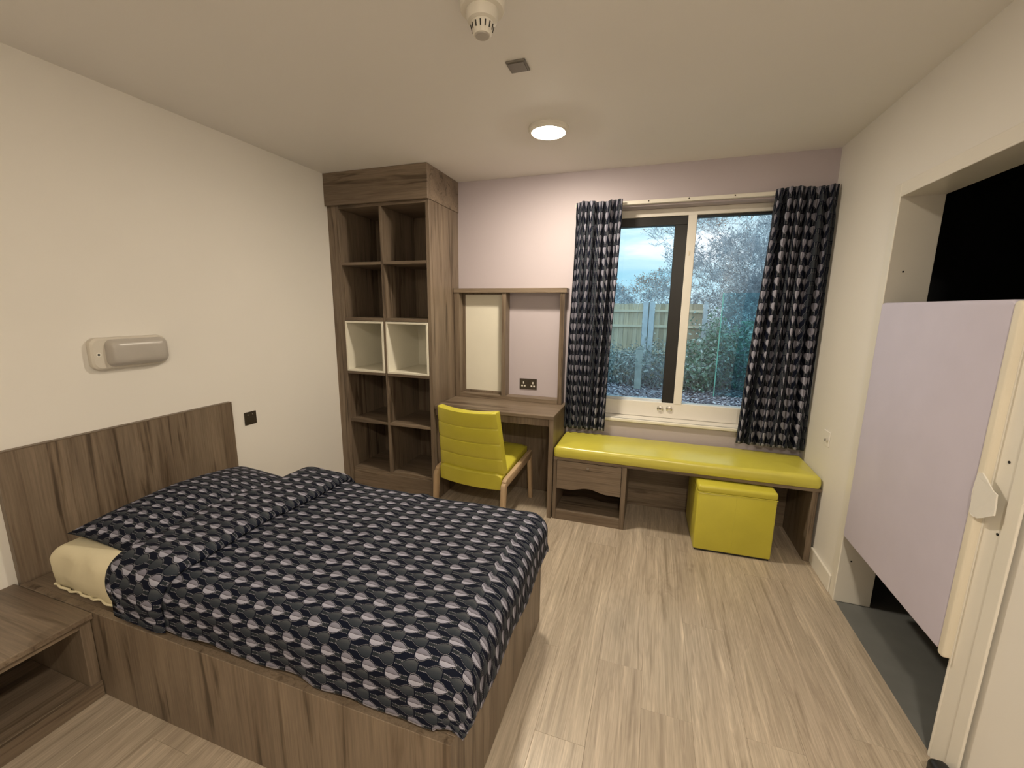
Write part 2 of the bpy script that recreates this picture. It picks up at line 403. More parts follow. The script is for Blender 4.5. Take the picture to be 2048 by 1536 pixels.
# floor planks, grain running towards the window
pw = 0.183; rp = random.Random(3)
x = -0.06; k = 0
while x < W:
    x0, x1 = max(x, 0), min(x + pw, W)
    y = YF - rp.uniform(0.1, 1.2)
    while y < D:
        y0, y1 = max(y, YF), min(y + 1.32, D)
        if x1 - x0 > 0.01 and y1 - y0 > 0.02:
            bm = B(); g = 0.0002; c = 0.0006
            cx, cy = (x0 + x1) / 2, (y0 + y1) / 2; hx, hy = (x1 - x0) / 2 - g, (y1 - y0) / 2 - g
            lo = [bm.verts.new((sx * hx, sy * hy, -0.003)) for sx, sy in ((-1, -1), (1, -1), (1, 1), (-1, 1))]
            mi = [bm.verts.new((sx * hx, sy * hy, -c)) for sx, sy in ((-1, -1), (1, -1), (1, 1), (-1, 1))]
            hi = [bm.verts.new((sx * (hx - c), sy * (hy - c), 0)) for sx, sy in ((-1, -1), (1, -1), (1, 1), (-1, 1))]
            bm.faces.new(hi)
            for i in range(4):
                j = (i + 1) % 4; bm.faces.new((lo[i], lo[j], mi[j], mi[i])); bm.faces.new((mi[i], mi[j], hi[j], hi[i]))
            me = bpy.data.meshes.new('plank'); bm.to_mesh(me); bm.free()
            fo = ORIG[floor.name]
            link('plank', me, PLANK, floor, (cx - fo.x, cy - fo.y, -fo.z))
        y += 1.32
    x += pw; k += 1

# skirting
def skirting(name, pts):
    bm = B()
    for (x0, x1, y0, y1) in pts: box(bm, x0, x1, y0, y1, 0.0, 0.1, 0.004, 2)
    struct(part(name, bm, TRIM))
skirting('baseboard_left', [(0.0, 0.016, 1.822, 2.775)])
skirting('baseboard_right', [(W - 0.014, W, DY1 + 0.055, 2.80)])
skirting('baseboard_right', [(W - 0.014, W, YF, 1.45)])
skirting('baseboard_front', [(0.02, W - 0.02, YF, YF + 0.016)])

# en-suite door frame: flat casing with a rounded edge, lining, screw holes
bm = B()
def casing(y0, y1, z0, z1):
    box(bm, W - 0.009, W - 0.0003, y0, y1, z0, z1, 0.003, 2)
casing(DY1 - 0.004, DY1 + 0.05, 0, DZ + 0.05); casing(DY0 - 0.075, DY0 + 0.002, 0, DZ + 0.05); casing(DY0 + 0.002, DY1 - 0.004, DZ - 0.004, DZ + 0.05)
trim = struct(part('trim_1', bm, TRIM))
bm = B()
box(bm, W - 0.012, W + WT + 0.002, DY1 - 0.014, DY1 - 0.0005, 0, DZ, 0.003, 2)
box(bm, W - 0.012, W + WT + 0.002, DY0 + 0.0005, DY0 + 0.010, 0, DZ, 0.003, 2)
box(bm, W - 0.012, W + WT + 0.002, DY0 + 0.01, DY1 - 0.014, DZ - 0.012, DZ - 0.0005, 0.003, 2)
part('door_lining', bm, TRIM, trim)
bm = B(); box(bm, W - 0.016, W - 0.0085, DY0 - 0.125, DY0 - 0.075, 0, DZ + 0.05, 0.003, 2); part('casing_bead', bm, TRIM, trim)
for (p, n) in [((W + 0.045, DY1 - 0.0145, 1.70), 'y'), ((W + 0.04, DY1 - 0.0145, 0.24), 'y'), ((W - 0.0093, 1.539, 0.874), 'x'), ((W - 0.0093, 1.557, 1.093), 'x')]:
    bm = B(); q = Vector(p); cyl(bm, q, q - (Vector((0, 0.0012, 0)) if n == 'y' else Vector((0.0012, 0, 0))), 0.0042, n=14); part('screw_hole', bm, DARK, trim, label='small dark screw hole')

# soft lilac en-suite door hung in the opening, open above and below
DX = W - 0.028
dr = bpy.data.objects.new('door_1', None); COL.objects.link(dr); dr.location = (DX, DY1 - 0.05, 0); ORIG['door_1'] = Vector(dr.location); struct(dr)
dr['label'] = 'soft lilac foam en-suite door, cut short at top and bottom'
def rrect(y0, y1, z0, z1, r, n=6):
    out = []
    for (cy, cz, a0) in ((y1 - r, z1 - r, 0), (y0 + r, z1 - r, 90), (y0 + r, z0 + r, 180), (y1 - r, z0 + r, 270)):
        for i in range(n + 1):
            a = math.radians(a0 + 90 * i / n); out.append((cy + r * math.cos(a), cz + r * math.sin(a)))
    return out
bm = B(); prism(bm, rrect(1.632, 2.40, 0.392, 1.560, 0.018), 0, DX, DX + 0.040)
o = part('door_panel', bm, LILAC, dr); mod_bevel(o, 0.008, 3)
bm = B(); prism(bm, rrect(1.600, 1.6315, 0.386, 1.556, 0.012), 0, DX - 0.004, DX + 0.036)
o = part('door_edge', bm, EDGE, dr, label='cream end edge strip'); mod_bevel(o, 0.006, 3)
bm = B()
tp = [(1.617, 1.035), (1.600, 1.040), (1.575, 1.024), (1.548, 1.004), (1.533, 0.998), (1.529, 0.965), (1.526, 0.935), (1.560, 0.912), (1.584, 0.898), (1.604, 0.897), (1.620, 0.905), (1.624, 0.950), (1.622, 1.0)]
prism(bm, tp, 0, DX - 0.0085, DX - 0.0048)
bmesh.ops.subdivide_edges(bm, edges=bm.edges, cuts=2)
for v in bm.verts: v.co.x += 0.003 * noise.noise(v.co * 40)
part('pull_tab', bm, PAPER, dr, label='crumpled white cloth pull tab')

# ------------------------------------------------------------------ window
YW = D + 0.105                                # room face of the frame
win = bpy.data.objects.new('window_1', None); COL.objects.link(win); win.location = ((WX0 + WX1) / 2, YW, WZ0); ORIG['window_1'] = Vector(win.location); struct(win)
win['label'] = 'white framed two light window with a black left sash'
bm = B()
box(bm, WX0 + 0.001, WX0 + 0.05, YW, YW + 0.08, WZ0, WZ1 - 0.001, 0.003, 2); box(bm, WX1 - 0.05, WX1 - 0.001, YW, YW + 0.08, WZ0, WZ1 - 0.001, 0.003, 2)
box(bm, WX0 + 0.05, WX1 - 0.05, YW, YW + 0.08, 2.178, WZ1 - 0.001, 0.003, 2); box(bm, WX0 + 0.05, WX1 - 0.05, YW, YW + 0.08, WZ0, 0.808, 0.003, 2)
part('window_frame', bm, UPVC, win)
bx('mullion', win, UPVC, 2.634, 2.692, YW - 0.004, YW + 0.08, 0.804, 2.180, 0.003)
bm = B()
box(bm, 2.085, 2.634, YW + 0.012, YW + 0.07, 2.117, 2.179, 0.002); box(bm, 2.549, 2.634, YW + 0.012, YW + 0.07, 0.806, 2.117, 0.002); box(bm, 2.085, 2.11, YW + 0.012, YW + 0.07, 0.806, 2.117, 0.002)
part('sash_frame', bm, BLACKFR, win, label='black sash frame of the left pane')
bx('bottom_rail', win, CONCRETE, 2.11, 2.549, YW + 0.02, YW + 0.07, 0.806, 0.827, 0.002, label='pale blue bottom rail')
bx('glazing_bead', win, BLACKFR, 2.692, 3.31, YW + 0.02, YW + 0.07, 2.163, 2.178, 0.001, label='thin black top bead')
bx('pane', win, GLASS_L, 2.11, 2.549, YW + 0.04, YW + 0.046, 0.827, 2.117, 0)
bx('pane', win, GLASS_R, 2.692, 3.31, YW + 0.04, YW + 0.046, 0.808, 2.163, 0)
bm = B(); box(bm, WX0 - 0.03, WX1 + 0.03, D - 0.022, D - 0.0004, WZ0 - 0.028, WZ0 - 0.002, 0.006, 2); box(bm, WX0 + 0.001, WX1 - 0.001, D - 0.015, YW + 0.02, WZ0 - 0.028, WZ0 - 0.002, 0.0)
part('window_sill', bm, TRIM, win)
for i, xx in enumerate((2.541, 2.607)):
    bm = B(); lathe(bm, (0, 0, 0), [(0.0, 0.016), (0.009, 0.016), (0.0105, 0.0135), (0.0215, 0.011), (0.0245, 0.006), (0.0245, 0.0)], 28)
    bmesh.ops.rotate(bm, verts=bm.verts, cent=(0, 0, 0), matrix=Matrix.Rotation(math.pi / 2, 3, 'X')); bmesh.ops.translate(bm, verts=bm.verts, vec=(xx, YW, 0.762 + 0.004 * i))
    k = part('window_lock', bm, CHROME, win, smooth=True)
    bm = B(); cyl(bm, (xx, YW - 0.0165, 0.762 + 0.004 * i), (xx, YW - 0.0175, 0.762 + 0.004 * i), 0.007 if i == 0 else 0.004, n=16); part('keyhole', bm, BRONZE if i == 0 else CHROME, k)
bm = B(); box(bm, 2.650, 2.662, YW - 0.007, YW - 0.004, 1.900, 1.930, 0.002); cyl(bm, (2.656, YW - 0.010, 1.922), (2.656, YW - 0.006, 1.922), 0.006, n=14); part('catch_plate', bm, EDGE, win)

# ------------------------------------------------------------------ curtain rail and curtains
rail = thing('curtain_rail', (2.66, D, 2.23), 'white curtain rail with screw heads along the top of the window', 'curtain rail')
bm = B(); box(bm, 1.85, 3.462, D - 0.030, D - 0.0005, 2.242, 2.268, 0.004, 2); part('track', bm, PLASTIC, rail)
for xx in (2.36, 2.62, 2.90):
    bm = B(); cyl(bm, (xx, D - 0.0302, 2.258), (xx, D - 0.0322, 2.258), 0.0045, n=14); part('screw', bm, BRONZE, rail)

def curtain(label, xt0, xt1, xb0, xb1, zt, zb, folds, seed, lead, tilt=0.0):
    yc = D - 0.078
    clw = 0.68                                    # flat cloth width
    r = random.Random(seed); ph = [r.uniform(0, 6.28) for _ in range(6)]
    def warp(s): return s + 0.020 * math.sin(2 * math.pi * 2 * s + ph[0]) * math.sin(math.pi * s) + 0.012 * math.sin(2 * math.pi * 5 * s + ph[1]) * math.sin(math.pi * s)
    def P(s, t):                                   # s across 0..1, t down 0..1
        e = math.sin(math.pi * 0.5 * min(1, t * 9))
        w = warp(s)
        xx = (xt0 + (xt1 - xt0) * w) * (1 - t) + (xb0 + (xb1 - xb0) * w) * t
        a = (0.012 + 0.020 * e) * (1 + 0.25 * math.sin(3 * s * 6.28 + ph[2]))
        am = a * (0.75 + 0.25 * t) if t > 0.09 else a
        yy = yc - am * math.sin(2 * math.pi * folds * w + ph[3] + 0.35 * math.sin(2.2 * t + ph[4])) - 0.006 * math.sin(2 * math.pi * (folds * 2.3) * w + 4 * t + ph[5])
        pinch = math.exp(-((t - 0.085) / 0.018) ** 2)
        yy += 0.012 * pinch
        xx += 0.004 * math.sin(2 * math.pi * folds * w * 2 + 7 * t) * e
        zz = zt + (zb - zt) * t + 0.006 * math.sin(2 * math.pi * folds * w + ph[3]) * (t > 0.98) + 0.005 * math.sin(s * 9 + ph[2]) * (1 - t)
        yy -= tilt * t * s
        return (xx, min(yy, D - 0.034), zz)
    bm = B()
    h = zt - zb
    grid(bm, 150, 90, P, lambda s, t: (h * t + 0.012, clw * s * (xt1 - xt0) / 0.34))
    o = part('curtain', bm, CURTAINF, None, smooth='all')
    m = o.modifiers.new('s', 'SOLIDIFY'); m.thickness = 0.0018
    tag(o, label, 'curtain', None)
    # gathered heading tape on the room-facing top
    bm = B()
    def Q(s, t):
        p = P(s, t * 0.075); return (p[0], p[1] + 0.004, p[2])
    grid(bm, 100, 4, Q, None); part('heading_tape', bm, PLASTIC, o, smooth='all')
    return o
curtain('narrow navy leaf print curtain left of the window, beside the desk', 1.865, 2.190, 1.832, 2.140, 2.268, 0.590, 5, 11, 1)
curtain('wider navy leaf print curtain right of the window, by the right wall', 3.125, 3.460, 3.052, 3.458, 2.272, 0.600, 6, 5, -1, 0.02)

# ------------------------------------------------------------------ bookcase
BX, BY = 0.8875, 2.777
bc = thing('bookcase', (0.45, 3.0, 0), 'tall dark wood bookcase of open cubbyholes reaching the ceiling beside the desk', 'bookcase')
bx('cornice', bc, WOODX, 0.0005, BX + 0.004, 2.752, D - 0.0005, 2.268, H - 0.001, 0.0015, label='boxed top cornice with horizontal grain')
bx('filler_strip', bc, WOODZ, 0.0005, 0.078, BY + 0.002, BY + 0.022, 0.0, 2.2675)
bx('side_panel', bc, WOODZ, 0.0785, 0.105, BY, D - 0.001, 0.0, 2.2675)
bx('side_panel', bc, WOODZ, BX - 0.030, BX - 0.002, BY, D - 0.0005, 0.0, 2.2675)
bx('divider', bc, WOODZ, 0.464, 0.486, BY + 0.004, D - 0.02, 0.1705, 2.2455)
bx('back_panel', bc, WOODZ, 0.1055, BX - 0.0305, D - 0.018, D - 0.003, 0.1705, 2.2455)
bx('top_panel', bc, WOODX, 0.1055, BX - 0.0305, BY, D - 0.003, 2.246, 2.2675)
bx('bottom_panel', bc, WOODX, 0.1055, BX - 0.0305, BY + 0.01, D - 0.003, 0.150, 0.170)
bx('plinth', bc, WOODX, 0.1055, BX - 0.0305, BY + 0.004, BY + 0.022, 0.0, 0.1495)
for (z0, z1) in ((1.829, 1.851), (1.404, 1.430), (0.976, 0.998), (0.572, 0.594)):
    for (x0, x1) in ((0.1055, 0.4635), (0.4865, BX - 0.0305)):
        bx('shelf', bc, WOODX, x0, x1, BY + 0.002, D - 0.019, z0, z1)
for (x0, x1, lb) in ((0.1085, 0.4620, 'white open box insert in the left column of the bookcase'), (0.4880, 0.8555, 'white open box insert in the right column of the bookcase, nearest the desk')):
    c = thing('box_insert', ((x0 + x1) / 2, 2.95, 0.999), lb, 'box', 'white boxes in the bookcase')
    z0, z1, y0, y1, t = 0.999, 1.401, BY - 0.006, D - 0.022, 0.015
    bx('side_panel', c, BOXWHITE, x0, x0 + t, y0, y1, z0, z1); bx('side_panel', c, BOXWHITE, x1 - t, x1, y0, y1, z0, z1)
    bx('top_panel', c, BOXWHITE, x0 + t, x1 - t, y0, y1, z1 - t, z1); bx('bottom_panel', c, BOXWHITE, x0 + t, x1 - t, y0, y1, z0, z0 + t)
    bx('back_panel', c, BOXWHITE, x0 + t, x1 - t, y1 - 0.01, y1, z0 + t, z1 - t)

# ------------------------------------------------------------------ desk and its wall unit
DX0, DX1, DYF = 0.8885, 1.831, 2.785
dk = thing('desk', (1.36, 3.0, 0), 'dark wood desk between the bookcase and the window bench', 'desk')
bm = B(); box(bm, DX0 + 0.001, DX1 + 0.001, DYF - 0.006, D - 0.001, 0.745, 0.772, 0.004, 2); part('desktop', bm, WOODX, dk, label='desktop with grain running side to side')
bx('apron', dk, WOODZ, DX0 + 0.002, DX1 - 0.034, DYF + 0.012, DYF + 0.030, 0.690, 0.7445)
bx('side_panel', dk, WOODZ, DX1 - 0.034, DX1 - 0.001, DYF, D - 0.001, 0.0, 0.7445)
bx('side_panel', dk, WOODZ, DX0 + 0.001, DX0 + 0.02, DYF + 0.03, D - 0.001, 0.0, 0.7445)
bx('back_panel', dk, WOODZ, DX0 + 0.021, DX1 - 0.035, D - 0.03, D - 0.012, 0.0, 0.7445)
HU = thing('desk_hutch', (1.35, 3.2, 0.7725), 'open dark wood frame on the back of the desk, holding a cream board', 'hutch')
hy = 3.149
bx('top_board', HU, WOODX, DX0 + 0.001, 1.822, hy - 0.008, D - 0.001, 1.634, 1.668)
bx('side_panel', HU, WOODZ, DX0 + 0.001, 0.936, hy, D - 0.001, 0.7725, 1.6335)
bx('side_panel', HU, WOODZ, 1.772, 1.806, hy, D - 0.001, 0.7725, 1.6335)
bx('bottom_rail', HU, WOODX, 0.9365, 1.7715, hy, D - 0.001, 0.7725, 0.806)
bx('divider', HU, WOODZ, 1.304, 1.338, hy + 0.002, D - 0.001, 0.8065, 1.6335)
bx('board', HU, BOARD, 0.955, 1.286, D - 0.022, D - 0.010, 0.826, 1.622, 0.001, label='cream writing board')
bm = B(); box(bm, 0.9365, 0.9545, D - 0.026, D - 0.009, 0.8065, 1.6335, 0.001); box(bm, 1.2865, 1.3035, D - 0.026, D - 0.009, 0.8065, 1.6335, 0.001)
box(bm, 0.9545, 1.2865, D - 0.026, D - 0.009, 0.8065, 0.8255, 0.001); box(bm, 0.9545, 1.2865, D - 0.026, D - 0.009, 1.6225, 1.6335, 0.001); part('board_frame', bm, WOODZ, HU)

def socket(label, c, wy, wz, axis, kind):
    t = thing('wall_socket', c, label, 'socket')
    bm = B()
    if axis == 1: box(bm, c[0] - wy / 2, c[0] + wy / 2, c[1] - 0.006, c[1] - 0.0005, c[2] - wz / 2, c[2] + wz / 2, 0.002, 2)
    else: box(bm, c[0] + 0.0005, c[0] + 0.006, c[1] - wy / 2, c[1] + wy / 2, c[2] - wz / 2, c[2] + wz / 2, 0.002, 2)
    part('plate', bm, BRONZE, t)
    return t
s1 = socket('double dark bronze plug socket on the lilac wall inside the desk frame', (1.505, D, 0.902), 0.146, 0.088, 1, 2)
for sx in (-1, 1):
    cxx = 1.505 + sx * 0.040
    for (a, b_, w, h) in ((0, 0.010, 0.008, 0.018), (-0.011, -0.016, 0.014, 0.012), (0.011, -0.016, 0.014, 0.012)):
        bm = B(); box(bm, cxx + a - w / 2, cxx + a + w / 2, D - 0.0068, D - 0.0058, 0.902 + b_ - h / 2, 0.902 + b_ + h / 2); part('pin_shutter', bm, PLASTIC, s1, label='white pin shutter')
    bm = B(); box(bm, 1.505 + sx * 0.0085 - 0.0075, 1.505 + sx * 0.0085 + 0.0075, D - 0.010, D - 0.0058, 0.912, 0.938, 0.001); part('rocker_switch', bm, BRONZE, s1)
s2 = socket('small square dark plate on the cream wall between the headboard and bookcase', (0, 1.957, 0.795), 0.084, 0.084, 0, 1)
for sy in (-1, 1):
    bm = B(); lathe(bm, (0, 0, 0), [(0.0, 0.003), (0.0045, 0.002), (0.0055, 0.0)], 14)
    bmesh.ops.rotate(bm, verts=bm.verts, cent=(0, 0, 0), matrix=Matrix.Rotation(math.pi / 2, 3, 'Y')); bmesh.ops.translate(bm, verts=bm.verts, vec=(0.006, 1.957 + sy * 0.017, 0.818)); part('terminal', bm, CHROME, s2, label='small silver terminal')
bm = B(); box(bm, 0.006, 0.0085, 1.932, 1.982, 0.765, 0.800, 0.001); part('cover', bm, BRONZE, s2)
# blank plate with knob on the right wall
bp = thing('key_switch', (W, 2.84, 0.78), 'cream blank plate with a tiny chrome key barrel on the right wall above the bench', 'switch')
bm = B(); box(bm, W - 0.005, W - 0.0005, 2.795, 2.885, 0.735, 0.825, 0.002, 2); part('plate', bm, CREAM, bp)
bm = B(); cyl(bm, (W - 0.005, 2.815, 0.777), (W - 0.018, 2.815, 0.777), 0.009, n=18); part('key_barrel', bm, CHROME, bp)
bm = B(); cyl(bm, (W - 0.018, 2.815, 0.777), (W - 0.019, 2.815, 0.777), 0.005, n=14); part('keyhole', bm, DARK, bp)

# ------------------------------------------------------------------ window bench
bn = thing('window_bench', (2.64, 3.0, 0), 'long dark wood bench under the window with a padded lime seat', 'bench')
b0, b1, bf = 1.838, 3.462, 2.795
bx('seat_board', bn, WOODX, b0 - 0.002, b1, bf - 0.004, D - 0.001, 0.456, 0.476)
bx('side_panel', bn, WOODZ, b0 - 0.002, b0 + 0.022, bf, D - 0.002, 0.0, 0.4555)
bx('side_panel', bn, WOODZ, 3.420, 3.452, bf, D - 0.002, 0.0, 0.4555)
bx('divider', bn, WOODZ, 2.312, 2.345, bf, D - 0.03, 0.0, 0.4555)
bx('back_panel', bn, WOODX, b0 + 0.0225, 3.4195, D - 0.028, D - 0.010, 0.0, 0.4555)
bx('bottom_panel', bn, WOODX, b0 + 0.0225, 2.3115, bf + 0.012, D - 0.029, 0.055, 0.072)
bx('plinth', bn, WOODX, b0 + 0.0225, 2.3115, bf, bf + 0.02, 0.0, 0.0715)
# drawer with a scooped pull cut in its lower edge
dw = bpy.data.objects.new('drawer', None); COL.objects.link(dw); dw.parent = bn; ORIG[dw.name] = ORIG[bn.name]
x0, x1 = b0 + 0.025, 2.309
out = [(x0, 0.452), (x0, 0.240)]
for i in range(31):
    t = i / 30; u = (t - 0.5) * 2
    if abs(u) <= 0.62:
        z = 0.240 + 0.026 * (0.5 + 0.5 * math.cos(math.pi * u / 0.62))
        out.append((x0 + (x1 - x0) * t, z))
out += [(x1, 0.240), (x1, 0.452)]
bm = B(); prism(bm, out, 1, bf - 0.003, bf + 0.014); part('drawer_front', bm, WOODX, dw)
bm = B(); box(bm, x0 + 0.008, x1 - 0.008, bf + 0.0145, D - 0.08, 0.270, 0.282); box(bm, x0 + 0.008, x0 + 0.02, bf + 0.0145, D - 0.08, 0.282, 0.43); box(bm, x1 - 0.02, x1 - 0.008, bf + 0.0145, D - 0.08, 0.282, 0.43); part('drawer_box', bm, WOODY, dw)
bm = B(); cyl(bm, (2.082, bf - 0.003, 0.418), (2.082, bf - 0.008, 0.418), 0.010, n=20); part('lock', bm, CHROME, dw)
# seat pad: rounded puffed cushion
def padded(bm, x0, x1, y0, y1, z0, z1, r, crown, nx, ny, seed=0, rough=0.0012):
    ztop = z1 - crown
    def f(u, v):
        # u across x, v along y; outer rings fall over the edge
        def edge(t, lo, hi, L):
            return lo + (hi - lo) * t
        return None
    # profile rows from the bottom edge up over the radius to the top centre
    prof = [(0.0, 0.0), (0.0, 0.35)] + [(1 - math.cos(a), None) for a in ()]
    nrm = []
    steps = 6
    rows = [(0.004, z0), (0.0, z0 + 0.006), (-0.002, z0 + (ztop - r - z0) * 0.6), (0.0, ztop - r)]
    for i in range(1, steps + 1):
        a = math.pi / 2 * i / steps; rows.append((r * (1 - math.cos(a)), ztop - r + r * math.sin(a)))
    ring_prev = None
    def ringpts(inset, z, n_x, n_y):
        pts = []
        xa, xb, ya, yb = x0 + inset, x1 - inset, y0 + inset, y1 - inset
        cr = max(0.012, r * 0.7 - inset * 0.5)
        for i in range(n_x): pts.append((xa + cr + (xb - xa - 2 * cr) * i / (n_x - 1), ya))
        for i in range(1, 4): a = -math.pi / 2 + math.pi / 2 * i / 4; pts.append((xb - cr + cr * math.cos(a), ya + cr + cr * math.sin(a)))
        for i in range(n_y): pts.append((xb, ya + cr + (yb - ya - 2 * cr) * i / (n_y - 1)))
        for i in range(1, 4): a = math.pi / 2 * i / 4; pts.append((xb - cr + cr * math.cos(a), yb - cr + cr * math.sin(a)))
        for i in range(n_x): pts.append((xb - cr - (xb - xa - 2 * cr) * i / (n_x - 1), yb))
        for i in range(1, 4): a = math.pi / 2 + math.pi / 2 * i / 4; pts.append((xa + cr + cr * math.cos(a), yb - cr + cr * math.sin(a)))
        for i in range(n_y): pts.append((xa, yb - cr - (yb - ya - 2 * cr) * i / (n_y - 1)))
        for i in range(1, 4): a = math.pi + math.pi / 2 * i / 4; pts.append((xa + cr + cr * math.cos(a), ya + cr + cr * math.sin(a)))
        return [Vector((p[0], p[1], z)) for p in pts]
    half = min(x1 - x0, y1 - y0) / 2
    for k in range(1, 7):
        ins = r + (half * 0.93 - r) * (k / 6)
        rows.append((ins, ztop + crown * math.sin(math.pi / 2 * k / 6)))
    rings = []
    for ins, z in rows:
        pts = ringpts(ins, z, nx, ny)
        for p in pts:
            d = noise.noise(Vector((p.x * 5 + seed, p.y * 7, p.z * 9))) * rough * 3
            p.z += d * (1 if z > z0 + 0.01 else 0)
        rings.append([bm.verts.new(p) for p in pts])
    for A, C in zip(rings, rings[1:]):
        n = len(A)
        for i in range(n): bm.faces.new((A[i], A[(i + 1) % n], C[(i + 1) % n], C[i]))
    bm.faces.new(rings[0][::-1]); bm.faces.new(rings[-1])
bm = B(); padded(bm, b0 - 0.002, b1 - 0.004, bf - 0.008, D - 0.040, 0.4765, 0.566, 0.030, 0.012, 40, 14, 2)
part('seat_pad', bm, LIMEPAD, bn, smooth='all', label='glossy lime vinyl seat pad')

# lime cube stool
cb = thing('cube_stool', (2.998, 2.925, 0), 'lime vinyl cube stool tucked half under the window bench', 'stool', rz=0.03)
def rbox(bm, x, y, z0, z1, r):
    box(bm, -x, x, -y, y, z0, z1, r, 4)
bm = B(); box(bm, -0.221, 0.221, -0.221, 0.221, 0.010, 0.399, 0.012, 3); part('body', bm, LIME, cb, smooth=True, local=True)
bm = B(); box(bm, -0.223, 0.223, -0.223, 0.223, 0.396, 0.446, 0.018, 4); part('lid', bm, LIME, cb, smooth=True, local=True)
bm = B()
for (xa, xb, ya, yb) in ((-0.222, 0.222, -0.2235, -0.2195), (-0.222, 0.222, 0.2195, 0.2235), (-0.2235, -0.2195, -0.222, 0.222), (0.2195, 0.2235, -0.222, 0.222)): box(bm, xa, xb, ya, yb, 0.3965, 0.4015, 0.0018)
part('seam_piping', bm, LIME, cb, local=True)
bm = B(); box(bm, -0.212, 0.212, -0.212, 0.212, 0.0, 0.012); part('base', bm, RUBBER, cb, local=True, label='black base board')
bm = B(); box(bm, -0.0012, 0.0012, -0.2225, -0.2195, 0.02, 0.392); part('seam', bm, LIME, cb, local=True)

# ------------------------------------------------------------------ lime dining chair (faces the desk)
ch = thing('dining_chair', (1.277, 2.83, 0), 'lime upholstered chair with a channelled back and pale wooden legs at the desk', 'chair', rz=-0.125)
# local axes: +y to the front (desk), x to the right
HWT, HWB = 0.236, 0.268
# back panel: rows of channels, each slightly puffed
zs0, zs1 = 0.355, 0.828
ty0, ty1 = -0.185, -0.285                        # rear face leans back
nch = 4
def back_surface(front):
    bm = B(); NX, NZ = 25, 81
    def P(u, v):
        z = zs0 + (zs1 - zs0) * v
        hw = HWB + (HWT - HWB) * v
        xx = (u - 0.5) * 2
        y = ty0 + (ty1 - ty0) * v - 0.0
        y += (0.034) * (xx * xx - 0.6) * 1.0       # curved in plan, wrapping forward at the sides
        c = (v * nch) % 1.0; puff = 0.013 * (abs(math.sin(math.pi * c)) ** 0.32)
        edge = max(0, abs(xx) - 0.93) / 0.07
        puff *= 1 - edge * 0.8
        if front: y += 0.055 + puff * 0.8
        else: y -= puff
        return (xx * hw + 0.016 * v, y, z - 0.012 * (1 - xx * xx) * v)
    return bm, P, NX, NZ
bm, P0, NX, NZ = back_surface(False)
A = grid(bm, NX, NZ, P0)
_, P1, _, _ = back_surface(True)
Bv = grid(bm, NX, NZ, P1)
for i in range(NX - 1):
    bm.faces.new((A[i][0], A[i + 1][0], Bv[i + 1][0], Bv[i][0])); bm.faces.new((A[i][-1], Bv[i][-1], Bv[i + 1][-1], A[i + 1][-1]))
for j in range(NZ - 1):
    bm.faces.new((A[0][j], Bv[0][j], Bv[0][j + 1], A[0][j + 1])); bm.faces.new((A[-1][j], A[-1][j + 1], Bv[-1][j + 1], Bv[-1][j]))
bk = part('backrest', bm, LIME, ch, smooth=True, local=True)
bk.modifiers.new('b', 'BEVEL').width = 0.005; bk.modifiers['b'].segments = 2; bk.modifiers['b'].limit_method = 'ANGLE'; bk.modifiers['b'].angle_limit = math.radians(60)
# seat: wedge cushion dropping at the rear
bm = B()
def SP(u, v, top):
    y = -0.215 + 0.475 * v; xx = (u - 0.5) * 2
    zt = 0.362 + 0.098 * min(1, v * 1.15) ** 0.9
    zb = 0.245 + 0.135 * v
    hw = 0.262 - 0.004 * v
    if top:
        ed = min(1, (1 - abs(xx)) / 0.12, (1 - v) / 0.12 if v > 0.5 else 1); zt -= 0.020 * (1 - max(0, ed)) ** 2
        return (xx * hw, y + 0.034 * (xx * xx - 0.6) * (1 - v), zt)
    return (xx * hw * 0.985, y + 0.034 * (xx * xx - 0.6) * (1 - v), zb + 0.012 * (xx * xx) * 0)
A = grid(bm, 17, 15, lambda u, v: SP(u, v, True)); Bv = grid(bm, 17, 15, lambda u, v: SP(u, v, False))
for i in range(16):
    bm.faces.new((A[i][0], A[i + 1][0], Bv[i + 1][0], Bv[i][0])); bm.faces.new((A[i][-1], Bv[i][-1], Bv[i + 1][-1], A[i + 1][-1]))
for j in range(14):
    bm.faces.new((A[0][j], Bv[0][j], Bv[0][j + 1], A[0][j + 1])); bm.faces.new((A[-1][j], A[-1][j + 1], Bv[-1][j + 1], Bv[-1][j]))
st = part('seat', bm, LIME, ch, smooth=True, local=True)
st.modifiers.new('b', 'BEVEL').width = 0.008; st.modifiers['b'].segments = 3; st.modifiers['b'].limit_method = 'ANGLE'; st.modifiers['b'].angle_limit = math.radians(50)
bm = B()
pp = [Vector(P0(i / 24, 0.0)) + Vector((0, -0.002, -0.004)) for i in range(25)]
for a, b_ in zip(pp, pp[1:]): cyl(bm, a, b_, 0.004, n=8, cap=False)
part('piping', bm, LIME, ch, smooth='all', local=True)
for sx in (-1, 1):
    xo, xi = sx * 0.300, sx * 0.268
    def leg(name, outline):
        bm = B(); prism(bm, outline, 0, min(xo, xi), max(xo, xi)); o = part(name, bm, ASH, ch, local=True); mod_bevel(o, 0.006, 2); return o
    leg('leg', [(-0.228, 0.300), (-0.236, 0.275), (-0.252, 0.0), (-0.216, 0.0), (-0.186, 0.262), (-0.172, 0.292), (-0.180, 0.330)])
    leg('leg', [(0.222, 0.400), (0.222, 0.360), (0.262, 0.0), (0.292, 0.0), (0.266, 0.375), (0.256, 0.412)])
    leg('side_rail', [(-0.215, 0.318), (-0.190, 0.336), (0.250, 0.416), (0.256, 0.385), (0.225, 0.350), (-0.172, 0.276), (-0.190, 0.285)])

